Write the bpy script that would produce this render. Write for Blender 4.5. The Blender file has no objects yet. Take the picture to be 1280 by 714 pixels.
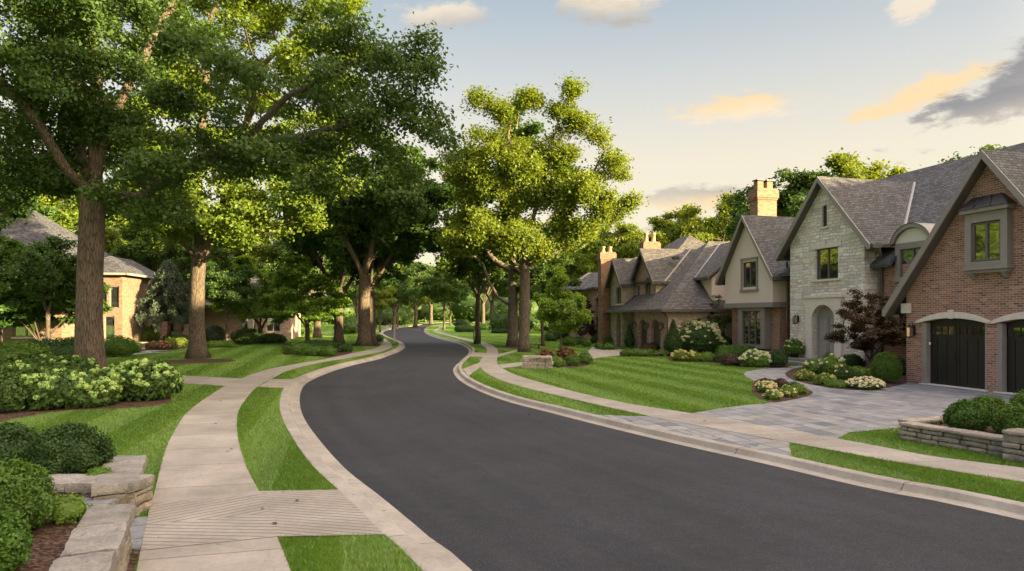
import bpy, bmesh, math, random
import numpy as np
from mathutils import Vector, noise, geometry

R = math.radians
rng = np.random.default_rng(7)
random.seed(7)
S = bpy.context.scene
COL = S.collection

# ------------------------------------------------------------------ camera, light, exposure
CAM_H = 2.5
cam = bpy.data.cameras.new('camera')
cam.lens, cam.sensor_width = 22.5, 36.0
cam.shift_y = 38 / 1280
cam.clip_start, cam.clip_end = 0.1, 3000
camo = bpy.data.objects.new('camera', cam)
camo.location = (0, 0, CAM_H)
camo.rotation_euler = (R(90), 0, 0)
COL.objects.link(camo)
S.camera = camo

SUN_EL = R(11.0)
SUN_DIR = Vector((0.90, -0.436, 0)).normalized()
SUN_DIR = Vector((SUN_DIR.x * math.cos(SUN_EL), SUN_DIR.y * math.cos(SUN_EL), math.sin(SUN_EL)))
sun = bpy.data.lights.new('sun', 'SUN')
sun.energy, sun.angle, sun.color = 5.0, R(0.6), (1.0, 0.77, 0.42)
suno = bpy.data.objects.new('sun', sun)
suno.rotation_euler = (-SUN_DIR).to_track_quat('-Z', 'Y').to_euler()
suno.location = (20, -30, 30)
COL.objects.link(suno)

vs = S.view_settings
S.display_settings.display_device = 'sRGB'
vs.view_transform, vs.look = 'Standard', 'None'
vs.exposure, vs.gamma, vs.use_curve_mapping = 2.6, 1.0, False


class NT:
    """small node-tree helper"""
    def __init__(s, tree):
        s.t = tree
        s.t.nodes.clear()
    def n(s, kind, ins=None, **props):
        nd = s.t.nodes.new('ShaderNode' + kind)
        for k, v in props.items():
            setattr(nd, k, v)
        for k, v in (ins or {}).items():
            if isinstance(v, bpy.types.NodeSocket):
                s.t.links.new(v, nd.inputs[k])
            else:
                nd.inputs[k].default_value = v
        return nd
    def math(s, op, a, b=None, c=None, clamp=False):
        d = {0: a}
        if b is not None: d[1] = b
        if c is not None: d[2] = c
        return s.n('Math', d, operation=op, use_clamp=clamp).outputs[0]
    def vmath(s, op, a, b=None):
        d = {0: a}
        if b is not None: d[1] = b
        return s.n('VectorMath', d, operation=op).outputs[0]
    def mix(s, fac, a, b, blend='MIX'):
        nd = s.n('Mix', None, data_type='RGBA', blend_type=blend)
        for i, v in ((0, fac), (6, a), (7, b)):
            if isinstance(v, bpy.types.NodeSocket):
                s.t.links.new(v, nd.inputs[i])
            elif i == 0:
                nd.inputs[0].default_value = v
            else:
                nd.inputs[i].default_value = (*v, 1) if len(v) == 3 else v
        return nd.outputs[2]
    def ramp(s, fac, stops, interp='LINEAR'):
        nd = s.n('ValToRGB', {0: fac})
        cr = nd.color_ramp
        cr.interpolation = interp
        while len(cr.elements) < len(stops):
            cr.elements.new(0.5)
        for e, (p, c) in zip(cr.elements, stops):
            e.position = p
            e.color = (c, c, c, 1) if isinstance(c, (int, float)) else (*c, 1)
        return nd.outputs[0]
    def noise(s, vec, scale, detail=3, rough=0.55, out=0):
        return s.n('TexNoise', {'Vector': vec, 'Scale': scale, 'Detail': detail, 'Roughness': rough}).outputs[out]
    def smooth(s, v, lo, hi):
        return s.n('MapRange', {0: v, 1: lo, 2: hi, 3: 0.0, 4: 1.0}, interpolation_type='SMOOTHSTEP').outputs[0]
    def link(s, a, b):
        s.t.links.new(a, b)


def build_world():
    w = bpy.data.worlds.new('World')
    S.world = w
    w.use_nodes = True
    t = NT(w.node_tree)
    out = t.n('OutputWorld')
    sky = t.n('TexSky', None, sky_type='NISHITA', sun_disc=False)
    sky.sun_elevation = SUN_EL
    sky.sun_rotation = math.atan2(SUN_DIR.x, SUN_DIR.y)
    sky.air_density, sky.dust_density, sky.ozone_density = 1.0, 1.6, 1.2
    d = t.n('TexCoord').outputs['Generated']
    sx = t.n('SeparateXYZ', {0: d})
    X, Y, Z = sx.outputs[0], sx.outputs[1], sx.outputs[2]
    az = t.math('ARCTAN2', X, Y)
    el = t.math('ARCSINE', Z)
    # evening haze: pale peach low down, grey-blue above
    grad = t.ramp(t.math('DIVIDE', el, 1.2), [(0.0, (.95, .76, .46)), (0.10, (.93, .80, .56)), (0.19, (.92, .80, .60)),
                                            (0.28, (.70, .68, .62)), (0.40, (.42, .49, .55)), (0.62, (.52, .54, .64)), (1.0, (.66, .62, .78))])
    side = t.smooth(az, -1.0, 0.5)
    warm = t.math('MULTIPLY', t.math('SUBTRACT', 1.0, t.smooth(el, 0.0, 0.42)), side)
    grad = t.mix(t.math('MULTIPLY', warm, 0.35), grad, (1.0, .80, .50))
    # the sky brightens towards the sun, behind the viewer, and overhead
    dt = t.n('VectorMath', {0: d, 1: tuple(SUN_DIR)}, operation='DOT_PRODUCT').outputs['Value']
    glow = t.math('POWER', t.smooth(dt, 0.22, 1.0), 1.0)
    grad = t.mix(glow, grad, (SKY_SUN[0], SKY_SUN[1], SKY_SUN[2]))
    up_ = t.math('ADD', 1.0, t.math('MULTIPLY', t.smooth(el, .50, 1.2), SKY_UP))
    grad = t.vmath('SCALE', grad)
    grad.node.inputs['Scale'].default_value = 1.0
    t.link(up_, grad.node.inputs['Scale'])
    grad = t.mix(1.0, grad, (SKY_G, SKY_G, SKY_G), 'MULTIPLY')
    col = t.mix(0.92, sky.outputs[0], grad)
    # clouds
    comb = t.n('CombineXYZ', {0: az, 1: el}).outputs[0]
    st = t.n('Mapping', {0: comb, 3: (1.0, 2.6, 1.0)}).outputs[0]
    nz = t.noise(st, 9.0, 7, 0.6)
    nz2 = t.noise(st, 34.0, 8, 0.68)
    wob = t.math('ADD', t.math('MULTIPLY', t.math('SUBTRACT', nz, 0.5), 2.3), t.math('MULTIPLY', t.math('SUBTRACT', nz2, 0.5), 1.5))
    # (azimuth, elevation, half width, half height, tilt, opacity, body colour, underside colour)
    cream, gold, grey, mid = (1.06, .90, .68), (1.08, .82, .48), (.33, .33, .35), (.58, .53, .48)
    clouds = [(-.118, .435, .085, .022, .1, .8, cream, mid), (.143, .452, .085, .034, -.1, .95, cream, mid),
              (.560, .388, .030, .022, .2, .8, cream, cream),
              (.335, .300, .105, .024, .03, 1.0, gold, cream), (.600, .292, .085, .020, .16, 1.0, gold, gold),
              (.540, .272, .060, .012, .12, .9, gold, gold),
              (.700, .295, .165, .040, .40, .95, grey, mid), (.640, .258, .090, .024, .08, .75, grey, mid),
              (.273, .178, .105, .022, .02, .75, mid, gold), (.330, .180, .060, .016, .0, .6, mid, gold),
              (.255, .132, .080, .012, .05, .5, mid, cream), (.80, .40, .10, .022, .3, .5, mid, mid)]
    for (a0, e0, wa, we, tilt, op, c1, c2) in clouds:
        u = t.math('SUBTRACT', az, a0)
        v = t.math('SUBTRACT', el, e0)
        c, s_ = math.cos(tilt), math.sin(tilt)
        uu = t.math('DIVIDE', t.math('ADD', t.math('MULTIPLY', u, c), t.math('MULTIPLY', v, s_)), wa)
        vv = t.math('DIVIDE', t.math('SUBTRACT', t.math('MULTIPLY', v, c), t.math('MULTIPLY', u, s_)), we)
        r2 = t.math('ADD', t.math('MULTIPLY', uu, uu), t.math('MULTIPLY', vv, vv))
        dd = t.math('ADD', t.math('SQRT', r2), wob)
        m = t.math('MULTIPLY', t.math('SUBTRACT', 1.0, t.smooth(dd, 0.40, 1.06)), op)
        cc = t.mix(t.smooth(t.math('ADD', vv, t.math('MULTIPLY', wob, 0.6)), -0.9, 0.5), c2, c1)
        cc = t.mix(1.0, cc, (SKY_C, SKY_C, SKY_C), 'MULTIPLY')
        col = t.mix(m, col, cc)
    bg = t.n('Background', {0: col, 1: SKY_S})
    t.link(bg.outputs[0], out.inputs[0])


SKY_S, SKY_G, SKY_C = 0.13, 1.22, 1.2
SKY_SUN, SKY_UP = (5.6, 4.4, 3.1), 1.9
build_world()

# ------------------------------------------------------------------ helpers
F = 800.0


def gp(px, py, z=0.0):
    """point of the level z that the photograph shows at this place (1280 x 714)"""
    Z = F * (CAM_H - z) / (py - 395.0)
    return ((px - 640.0) / F * Z, Z)


def gpl(pts, z=0.0):
    return [gp(a, b, z) for a, b in pts]


def tag(o, label=None, cat=None, group=None, kind=None):
    if label: o['label'] = label
    if cat: o['category'] = cat
    if group: o['group'] = group
    if kind: o['kind'] = kind
    return o


def thing(name, label, cat, loc=(0, 0, 0), rz=0.0, group=None):
    o = bpy.data.objects.new(name, None)
    o.empty_display_size = 0.3
    o.location, o.rotation_euler = loc, (0, 0, rz)
    COL.objects.link(o)
    return tag(o, label, cat, group)


def link_mesh(name, me, m, parent=None):
    o = bpy.data.objects.new(name, me)
    if m is not None and not me.materials:
        me.materials.append(m)
    COL.objects.link(o)
    if parent is not None:
        o.parent = parent
    return o


def np_mesh(name, V, Fc, smooth=False):
    """fast mesh from arrays; Fc is (n, 3) or (n, 4)"""
    me = bpy.data.meshes.new(name)
    V = np.ascontiguousarray(V, np.float32)
    Fc = np.ascontiguousarray(Fc, np.int32)
    k = Fc.shape[1]
    me.vertices.add(len(V)); me.vertices.foreach_set('co', V.ravel())
    me.loops.add(Fc.size); me.loops.foreach_set('vertex_index', Fc.ravel())
    me.polygons.add(len(Fc))
    me.polygons.foreach_set('loop_start', np.arange(0, Fc.size, k, dtype=np.int32))
    if smooth:
        me.polygons.foreach_set('use_smooth', np.ones(len(Fc), bool))
    me.update(calc_edges=True)
    return me


class MB:
    """mesh builder"""
    def __init__(s):
        s.v, s.f, s.sm = [], [], []
        s.uv = {}
    def add(s, vs_, fs, smooth=False):
        o = len(s.v)
        s.v += [tuple(p) for p in vs_]
        s.f += [tuple(i + o for i in f) for f in fs]
        s.sm += [smooth] * len(fs)
    def box(s, x0, x1, y0, y1, z0, z1):
        s.add([(x0, y0, z0), (x1, y0, z0), (x1, y1, z0), (x0, y1, z0), (x0, y0, z1), (x1, y0, z1), (x1, y1, z1), (x0, y1, z1)],
              [(0, 3, 2, 1), (4, 5, 6, 7), (0, 1, 5, 4), (1, 2, 6, 5), (2, 3, 7, 6), (3, 0, 4, 7)])
        return s
    def prism(s, poly, a, b, axis='y'):
        """polygon in the other two axes (x,z | y,z | x,y) pushed from a to b along the axis"""
        n = len(poly)
        mk = {'y': lambda p, t: (p[0], t, p[1]), 'x': lambda p, t: (t, p[0], p[1]), 'z': lambda p, t: (p[0], p[1], t)}[axis]
        vs_ = [mk(p, a) for p in poly] + [mk(p, b) for p in poly]
        fs = [tuple(range(n)), tuple(range(2 * n - 1, n - 1, -1))] + [(i, (i + 1) % n, n + (i + 1) % n, n + i) for i in range(n)]
        s.add(vs_, fs)
        return s
    def slab(s, pts, th):
        """planar polygon thickened downwards along its normal"""
        P = [Vector(p) for p in pts]
        nrm = (P[1] - P[0]).cross(P[2] - P[0]).normalized()
        if nrm.z < 0: nrm = -nrm
        n = len(P)
        vs_ = P + [p - nrm * th for p in P]
        s.add(vs_, [tuple(range(n)), tuple(range(2 * n - 1, n - 1, -1))] + [(i, (i + 1) % n, n + (i + 1) % n, n + i) for i in range(n)])
        return s
    def tube(s, pts, rad, n=8, cap=True):
        P = [Vector(p) for p in pts]
        rad = rad if hasattr(rad, '__len__') else [rad] * len(P)
        vs_, fs = [], []
        up = None
        for i, p in enumerate(P):
            d = (P[min(i + 1, len(P) - 1)] - P[max(i - 1, 0)]).normalized()
            if up is None:
                up = d.orthogonal().normalized()
            up = (up - d * up.dot(d)).normalized()
            w = d.cross(up)
            for k in range(n):
                a = 2 * math.pi * k / n
                vs_.append(p + (up * math.cos(a) + w * math.sin(a)) * rad[i])
        for i in range(len(P) - 1):
            for k in range(n):
                fs.append((i * n + k, i * n + (k + 1) % n, (i + 1) * n + (k + 1) % n, (i + 1) * n + k))
        if cap:
            fs.append(tuple(range(n - 1, -1, -1))); fs.append(tuple(range((len(P) - 1) * n, len(P) * n)))
        s.add(vs_, fs, True)
        return s
    def lathe(s, prof, n=20, c=(0, 0, 0)):
        vs_, fs = [], []
        for r, z in prof:
            for k in range(n):
                a = 2 * math.pi * k / n
                vs_.append((c[0] + r * math.cos(a), c[1] + r * math.sin(a), c[2] + z))
        for i in range(len(prof) - 1):
            for k in range(n):
                fs.append((i * n + k, i * n + (k + 1) % n, (i + 1) * n + (k + 1) % n, (i + 1) * n + k))
        fs.append(tuple(range(n - 1, -1, -1))); fs.append(tuple(range((len(prof) - 1) * n, len(prof) * n)))
        s.add(vs_, fs, True)
        return s
    def rough_block(s, c, size, ang=0.0, r=0.02, n=6, amp=0.01, seed=0.0, freq=5.0):
        """dressed stone: rounded box with a split, uneven face"""
        hx, hy, hz = size[0] / 2, size[1] / 2, size[2] / 2
        ca, sa = math.cos(ang), math.sin(ang)
        def seg(h): return max(2, min(22, int(round(h * 2 / 0.048))))
        def emit(ax, sg):
            dims = [hx, hy, hz]
            a1, a2 = [(1, 2), (0, 2), (0, 1)][ax]
            n1, n2 = (seg(dims[a1]), seg(dims[a2])) if n > 3 else (2, 2)
            vs_, fs = [], []
            for i in range(n1 + 1):
                for j in range(n2 + 1):
                    q = [0, 0, 0]
                    q[ax] = sg * dims[ax]; q[a1] = -dims[a1] + 2 * dims[a1] * i / n1; q[a2] = -dims[a2] + 2 * dims[a2] * j / n2
                    inner = [max(-dims[k] + r, min(dims[k] - r, q[k])) for k in range(3)]
                    dv = Vector([q[k] - inner[k] for k in range(3)])
                    L = dv.length
                    p = Vector(inner) + (dv.normalized() * r if L > 1e-6 else dv)
                    nv = noise.noise_vector(p * freq + Vector((seed, seed * 1.7, 3.1))) + 0.6 * noise.noise_vector(p * freq * 2.9 + Vector((seed, 2.2, seed))) + 0.35 * noise.noise_vector(p * freq * 7 + Vector((1.3, seed, 5)))
                    p = p + nv * amp
                    vs_.append((c[0] + p.x * ca - p.y * sa, c[1] + p.x * sa + p.y * ca, c[2] + p.z))
            for i in range(n1):
                for j in range(n2):
                    b = i * (n2 + 1) + j
                    f = (b, b + n2 + 1, b + n2 + 2, b + 1)
                    fs.append(f if (sg > 0) != (ax == 1) else f[::-1])
            s.add(vs_, fs, False)
        for ax in range(3):
            emit(ax, 1); emit(ax, -1)
        return s
    def build(s, name, m, parent=None, bevel=0.0):
        me = bpy.data.meshes.new(name)
        me.from_pydata(s.v, [], s.f)
        me.polygons.foreach_set('use_smooth', s.sm)
        me.update()
        o = link_mesh(name, me, m, parent)
        if bevel:
            b = o.modifiers.new('bevel', 'BEVEL')
            b.width, b.segments, b.limit_method = bevel, 2, 'ANGLE'
        return o


def arch_poly(x0, x1, z0, zs, zt, n=14):
    """opening with a curved head: spring height zs, crown zt"""
    h, w = zt - zs, (x1 - x0) / 2
    xc = (x0 + x1) / 2
    pts = [(x0, z0)]
    if h >= w * 0.98:
        for i in range(n + 1):
            a = math.pi - math.pi * i / n
            pts.append((xc + w * math.cos(a), zs + h * math.sin(a)))
    else:
        rad = (w * w + h * h) / (2 * h)
        a0 = math.asin(w / rad)
        for i in range(n + 1):
            a = -a0 + 2 * a0 * i / n
            pts.append((xc + rad * math.sin(a), zt - rad + rad * math.cos(a)))
    pts.append((x1, z0))
    return pts


def rect(x0, x1, z0, z1):
    return [(x0, z0), (x0, z1), (x1, z1), (x1, z0)]


def wall_face(mb, outer, holes, y, depth=0.2):
    """wall in the x,z plane with real openings and their reveals"""
    loops = [[Vector((p[0], p[1], 0)) for p in outer]] + [[Vector((p[0], p[1], 0)) for p in h] for h in holes]
    flat = [q for l in loops for q in l]
    tris = geometry.tessellate_polygon(loops)
    mb.add([(q.x, y, q.y) for q in flat], [tuple(t) for t in tris])
    for h in holes:
        n = len(h)
        mb.add([(p[0], y, p[1]) for p in h] + [(p[0], y + depth, p[1]) for p in h],
               [(i, (i + 1) % n, n + (i + 1) % n, n + i) for i in range(n)])


def fill_poly(name, pts, z, m, parent=None, kind='structure', sub=None):
    tris = geometry.tessellate_polygon([[Vector((p[0], p[1], 0)) for p in pts]])
    mb = MB()
    mb.add([(p[0], p[1], z) for p in pts], [tuple(t) for t in tris])
    o = mb.build(name, m, parent)
    o.data.calc_loop_triangles()
    bm = bmesh.new(); bm.from_mesh(o.data)
    bmesh.ops.recalc_face_normals(bm, faces=bm.faces[:])
    if bm.faces and sum(f.normal.z * f.calc_area() for f in bm.faces) < 0:
        bmesh.ops.reverse_faces(bm, faces=bm.faces[:])
    bm.to_mesh(o.data); bm.free()
    if kind: o['kind'] = kind
    return o


def spline(pts, step=0.35, maxn=600):
    """Catmull-Rom through the points, resampled by arc length"""
    P = np.array(pts, float)
    P = np.vstack([2 * P[0] - P[1], P, 2 * P[-1] - P[-2]])
    out = []
    for i in range(1, len(P) - 2):
        p0, p1, p2, p3 = P[i - 1:i + 3]
        for t in np.linspace(0, 1, 14, endpoint=False):
            out.append(0.5 * ((2 * p1) + (-p0 + p2) * t + (2 * p0 - 5 * p1 + 4 * p2 - p3) * t ** 2 + (-p0 + 3 * p1 - 3 * p2 + p3) * t ** 3))
    out.append(P[-2])
    Q = np.array(out)
    # light smoothing of tracing noise
    for _ in range(6):
        Q[1:-1] = 0.25 * Q[:-2] + 0.5 * Q[1:-1] + 0.25 * Q[2:]
    return resample(Q, step, maxn)


def resample(Q, step=None, maxn=600, n=None):
    Q = np.array(Q, float)
    L = np.r_[0, np.cumsum(np.hypot(*np.diff(Q, axis=0).T))]
    if n is None:
        n = int(min(maxn, max(4, L[-1] / step)))
    s_ = np.linspace(0, L[-1], n)
    return np.c_[np.interp(s_, L, Q[:, 0]), np.interp(s_, L, Q[:, 1])]


def offset(Q, d):
    """shift a polyline sideways (positive = to its left)"""
    T = np.gradient(Q, axis=0)
    T /= np.linalg.norm(T, axis=1)[:, None] + 1e-9
    return Q + np.c_[-T[:, 1], T[:, 0]] * d


def strip(name, A, B, za, zb, m, profile=None, kind='structure', parent=None):
    """sheet between two polylines with u = metres along, v = metres across; profile = [(t, z), ...]"""
    n = max(len(A), len(B))
    A, B = resample(A, n=n), resample(B, n=n)
    C = (A + B) / 2
    L = np.r_[0, np.cumsum(np.hypot(*np.diff(C, axis=0).T))]
    W = np.hypot(*(B - A).T)
    prof = profile or [(0, za), (1, zb)]
    k = len(prof)
    V, UV = [], []
    for i in range(n):
        for t, z in prof:
            p = A[i] * (1 - t) + B[i] * t
            V.append((p[0], p[1], z)); UV.append((L[i], t * W[i]))
    Fc = [(i * k + j, i * k + j + 1, (i + 1) * k + j + 1, (i + 1) * k + j) for i in range(n - 1) for j in range(k - 1)]
    me = bpy.data.meshes.new(name)
    me.from_pydata(V, [], Fc)
    uvl = me.uv_layers.new(name='UVMap')
    idx = np.zeros(len(me.loops), np.int32)
    me.loops.foreach_get('vertex_index', idx)
    uvl.data.foreach_set('uv', np.array(UV, np.float32)[idx].ravel())
    me.update()
    if me.polygons[0].normal.z < 0:
        me.flip_normals()
    o = link_mesh(name, me, m, parent)
    if kind: o['kind'] = kind
    return o


def pip(P, poly):
    """points in polygon, vectorised"""
    x, y = P[:, 0], P[:, 1]
    ins = np.zeros(len(P), bool)
    q = np.array(poly)
    j = len(q) - 1
    for i in range(len(q)):
        xi, yi, xj, yj = q[i, 0], q[i, 1], q[j, 0], q[j, 1]
        if yi != yj:
            c = ((yi > y) != (yj > y)) & (x < (xj - xi) * (y - yi) / (yj - yi) + xi)
            ins ^= c
        j = i
    return ins


# ------------------------------------------------------------------ materials
def new_mat(name):
    m = bpy.data.materials.new(name)
    m.use_nodes = True
    return m, NT(m.node_tree)


def finish(t, base, rough=0.8, bump=None, bump_d=0.01, bump_s=0.6, metallic=0.0, spec=0.4):
    b = t.n('BsdfPrincipled')
    for k, v in (('Base Color', base), ('Roughness', rough), ('Metallic', metallic), ('Specular IOR Level', spec)):
        if isinstance(v, bpy.types.NodeSocket):
            t.link(v, b.inputs[k])
        else:
            b.inputs[k].default_value = (*v, 1) if isinstance(v, tuple) and len(v) == 3 else v
    if bump is not None:
        bp = t.n('Bump', {'Height': bump, 'Strength': bump_s, 'Distance': bump_d})
        t.link(bp.outputs[0], b.inputs['Normal'])
    o = t.n('OutputMaterial')
    t.link(b.outputs[0], o.inputs[0])
    return b


def obj_co(t):
    return t.n('TexCoord').outputs['Object']


def wall_uv(t, su=1.0, sv=1.0):
    """u runs along an upright wall or a slope of the house's own frame, v is height"""
    s_ = t.n('SeparateXYZ', {0: obj_co(t)})
    u = t.math('MULTIPLY', t.math('ADD', s_.outputs[0], s_.outputs[1]), su)
    return t.n('CombineXYZ', {0: u, 1: t.math('MULTIPLY', s_.outputs[2], sv)}).outputs[0]


def mat_plain(name, col, rough=0.6, var=0.12, scale=6.0, metallic=0.0, spec=0.4, bump_d=0.002):
    m, t = new_mat(name)
    co = obj_co(t)
    n1 = t.noise(co, scale, 4)
    n2 = t.noise(co, scale * 9, 3)
    a = t.mix(t.ramp(n1, [(.3, 0.0), (.7, 1.0)]), tuple(c * (1 - var) for c in col), tuple(min(1, c * (1 + var)) for c in col))
    finish(t, a, rough, n2, bump_d, 0.5, metallic, spec)
    return m


def mat_brick(name, c1, c2, mortar, dark=(.07, .05, .045), bw=0.215, bh=0.075, old=0.5):
    m, t = new_mat(name)
    uv = wall_uv(t)
    br = t.n('TexBrick', {'Vector': uv, 'Color1': (0, 0, 0, 1), 'Color2': (1, 1, 1, 1), 'Mortar': (.5, .5, .5, 1), 'Scale': 1.0, 'Mortar Size': 0.009,
                          'Mortar Smooth': 0.3, 'Bias': 0.0, 'Brick Width': bw, 'Row Height': bh}, offset=0.5)
    rnd = t.n('SeparateColor', {0: br.outputs[0]}).outputs[0]
    col = t.ramp(rnd, [(0.0, dark), (0.10, c1), (0.5, tuple((a + b) / 2 for a, b in zip(c1, c2))), (0.9, c2), (1.0, tuple(min(1, c * 1.35) for c in c2))])
    big = t.noise(uv, 0.5, 5)
    col = t.mix(t.math('MULTIPLY', t.ramp(big, [(.35, 0.0), (.7, 1.0)]), 0.3 * old), col, (.30, .24, .19))
    fine = t.noise(uv, 60, 4)
    col = t.mix(0.35, col, t.mix(fine, (.35, .35, .35), (1.5, 1.5, 1.5)), 'MULTIPLY')
    col = t.mix(br.outputs['Fac'], col, mortar)
    h = t.math('ADD', t.math('SUBTRACT', 1.0, br.outputs['Fac']), t.math('MULTIPLY', fine, 0.35))
    finish(t, col, 0.88, h, 0.008, 0.8)
    return m


def mat_ashlar(name, tones, mortar, bw=0.42, bh=0.15, warp=0.05):
    """split stone laid in irregular courses"""
    m, t = new_mat(name)
    uv = wall_uv(t)
    wn = t.n('TexNoise', {'Vector': uv, 'Scale': 1.6, 'Detail': 3.0}).outputs['Color']
    w = t.vmath('MULTIPLY', t.vmath('SUBTRACT', wn, (.5, .5, .5)), (warp * 5, warp * 2.6, 0))
    uvw = t.vmath('ADD', uv, w)
    def layer(bw_, bh_, sq, sqf, off):
        b = t.n('TexBrick', {'Vector': uvw, 'Color1': (0, 0, 0, 1), 'Color2': (1, 1, 1, 1), 'Mortar': (0, 0, 0, 1), 'Scale': 1.0, 'Mortar Size': 0.016,
                             'Mortar Smooth': 0.6, 'Brick Width': bw_, 'Row Height': bh_}, offset=off, squash=sq, squash_frequency=sqf, offset_frequency=2)
        return b
    b1 = layer(bw, bh, 0.7, 3, 0.37)
    b2 = layer(bw * 1.45, bh * 2, 1.3, 2, 0.6)
    sel = t.ramp(t.n('TexVoronoi', {'Vector': t.n('Mapping', {0: uv, 3: (.9, 1.5, 1)}).outputs[0], 'Scale': 1.2}, distance='CHEBYCHEV').outputs['Color'], [(.62, 0.0), (.66, 1.0)])
    rnd = t.n('SeparateColor', {0: t.mix(sel, b1.outputs[0], b2.outputs[0])}).outputs[0]
    fac = t.n('Mix', {0: sel, 2: b1.outputs['Fac'], 3: b2.outputs['Fac']}, data_type='FLOAT').outputs[0]
    k = len(tones) - 1
    col = t.ramp(rnd, [(i / k, c) for i, c in enumerate(tones)])
    n1 = t.noise(uv, 9, 6, 0.65)
    col = t.mix(0.55, col, t.ramp(n1, [(.25, 0.45), (.75, 1.45)]), 'MULTIPLY')
    col = t.mix(t.math('MULTIPLY', fac, 0.85), col, mortar)
    n2 = t.noise(uv, 26, 5, 0.6)
    h = t.math('ADD', t.math('MULTIPLY', t.math('SUBTRACT', 1.0, fac), 1.0), t.math('ADD', t.math('MULTIPLY', rnd, 0.5), t.math('MULTIPLY', n2, 0.9)))
    finish(t, col, 0.9, h, 0.022, 0.9)
    return m


def mat_shingle(name, c1, c2, rh=0.105, bw=0.24):
    m, t = new_mat(name)
    uv = wall_uv(t)
    br = t.n('TexBrick', {'Vector': uv, 'Color1': (0, 0, 0, 1), 'Color2': (1, 1, 1, 1), 'Mortar': (0, 0, 0, 1), 'Scale': 1.0, 'Mortar Size': 0.010,
                          'Mortar Smooth': 0.2, 'Brick Width': bw, 'Row Height': rh}, offset=0.43, squash=0.8, squash_frequency=3)
    rnd = t.n('SeparateColor', {0: br.outputs[0]}).outputs[0]
    col = t.ramp(rnd, [(0, tuple(c * .75 for c in c1)), (.4, c1), (.8, c2), (1, tuple(c * 1.15 for c in c2))])
    big = t.noise(obj_co(t), 0.7, 5)
    col = t.mix(0.45, col, t.ramp(big, [(.3, 0.75), (.7, 1.2)]), 'MULTIPLY')
    gr = t.noise(obj_co(t), 90, 3)
    col = t.mix(0.25, col, t.ramp(gr, [(.3, 0.5), (.7, 1.5)]), 'MULTIPLY')
    col = t.mix(t.math('MULTIPLY', br.outputs['Fac'], 0.7), col, (.02, .02, .02))
    row = t.math('FRACT', t.math('DIVIDE', t.n('SeparateXYZ', {0: uv}).outputs[1], rh))
    h = t.math('ADD', t.math('SUBTRACT', 1.0, row), t.math('ADD', t.math('MULTIPLY', rnd, 0.5), t.math('MULTIPLY', br.outputs['Fac'], -0.6)))
    finish(t, col, 0.9, h, 0.02, 0.8, spec=0.25)
    return m


def mat_glass(name, tint=(.02, .022, .022), refl=0.24):
    """window pane seen by day: dark room behind, sky and trees mirrored"""
    m, t = new_mat(name)
    d = t.n('BsdfPrincipled', {'Base Color': (*tint, 1), 'Roughness': 0.06, 'Specular IOR Level': 0.8})
    wav = t.n('Bump', {'Height': t.noise(obj_co(t), 1.3, 1), 'Strength': 0.10, 'Distance': 0.05}).outputs[0]
    g = t.n('BsdfGlossy', {'Color': (.95, .95, .95, 1), 'Roughness': 0.03, 'Normal': wav})
    mx = t.n('MixShader', {0: refl, 1: d.outputs[0], 2: g.outputs[0]})
    t.link(mx.outputs[0], t.n('OutputMaterial').inputs[0])
    return m


def mat_leaf(name, c_dark, c_lite, trans=0.38, gloss=0.018, hue=None, vscale=0.7):
    m, t = new_mat(name)
    geo = t.n('NewGeometry')
    rnd = geo.outputs['Random Per Island']
    n1 = t.noise(obj_co(t), vscale, 3)
    f = t.math('ADD', t.math('MULTIPLY', rnd, 0.55), t.math('MULTIPLY', t.ramp(n1, [(.3, 0.0), (.7, 1.0)]), 0.45))
    col = t.mix(f, c_dark, c_lite)
    if hue:
        col = t.mix(t.ramp(t.math('ADD', t.math('MULTIPLY', rnd, .5), t.math('MULTIPLY', n1, .5)), [(.58, 0.0), (.75, 1.0)]), col, hue)
    oi = t.n('ObjectInfo').outputs['Random']
    col = t.mix(1.0, col, t.ramp(oi, [(0, (.86, .95, .9)), (1, (1.14, 1.05, 1.0))]), 'MULTIPLY')
    d = t.n('BsdfDiffuse', {0: col, 1: 0.5})
    tc = t.mix(1.0, col, (1.6, 1.35, .55), 'MULTIPLY')
    tr = t.n('BsdfTranslucent', {0: tc})
    mx = t.n('MixShader', {0: trans, 1: d.outputs[0], 2: tr.outputs[0]})
    gl = t.n('BsdfGlossy', {0: (1, 1, 1, 1), 'Roughness': 0.6})
    m2 = t.n('MixShader', {0: gloss, 1: mx.outputs[0], 2: gl.outputs[0]})
    t.link(m2.outputs[0], t.n('OutputMaterial').inputs[0])
    return m


def mat_bark(name, c1, c2):
    m, t = new_mat(name)
    co = obj_co(t)
    st = t.n('Mapping', {0: co, 3: (1.0, 1.0, 0.085)}).outputs[0]
    wv = t.n('TexVoronoi', {'Vector': st, 'Scale': 21.0}, feature='DISTANCE_TO_EDGE').outputs['Distance']
    n1 = t.noise(st, 22, 6, 0.7)
    n2 = t.noise(co, 1.6, 4)
    f = t.math('MULTIPLY', t.ramp(wv, [(0.0, 0.0), (0.16, 1.0)]), t.ramp(n1, [(.25, 0.35), (.7, 1.0)]))
    col = t.mix(f, tuple(c * .45 for c in c1), c2)
    col = t.mix(0.6, col, t.ramp(n2, [(.3, 0.65), (.7, 1.25)]), 'MULTIPLY')
    col = t.mix(t.ramp(t.noise(co, 4.5, 4), [(.58, 0.0), (.72, 0.35)]), col, (.10, .115, .06))
    finish(t, col, 0.95, t.math('ADD', f, t.math('MULTIPLY', n1, .5)), 0.03, 0.9, spec=0.2)
    return m


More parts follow.
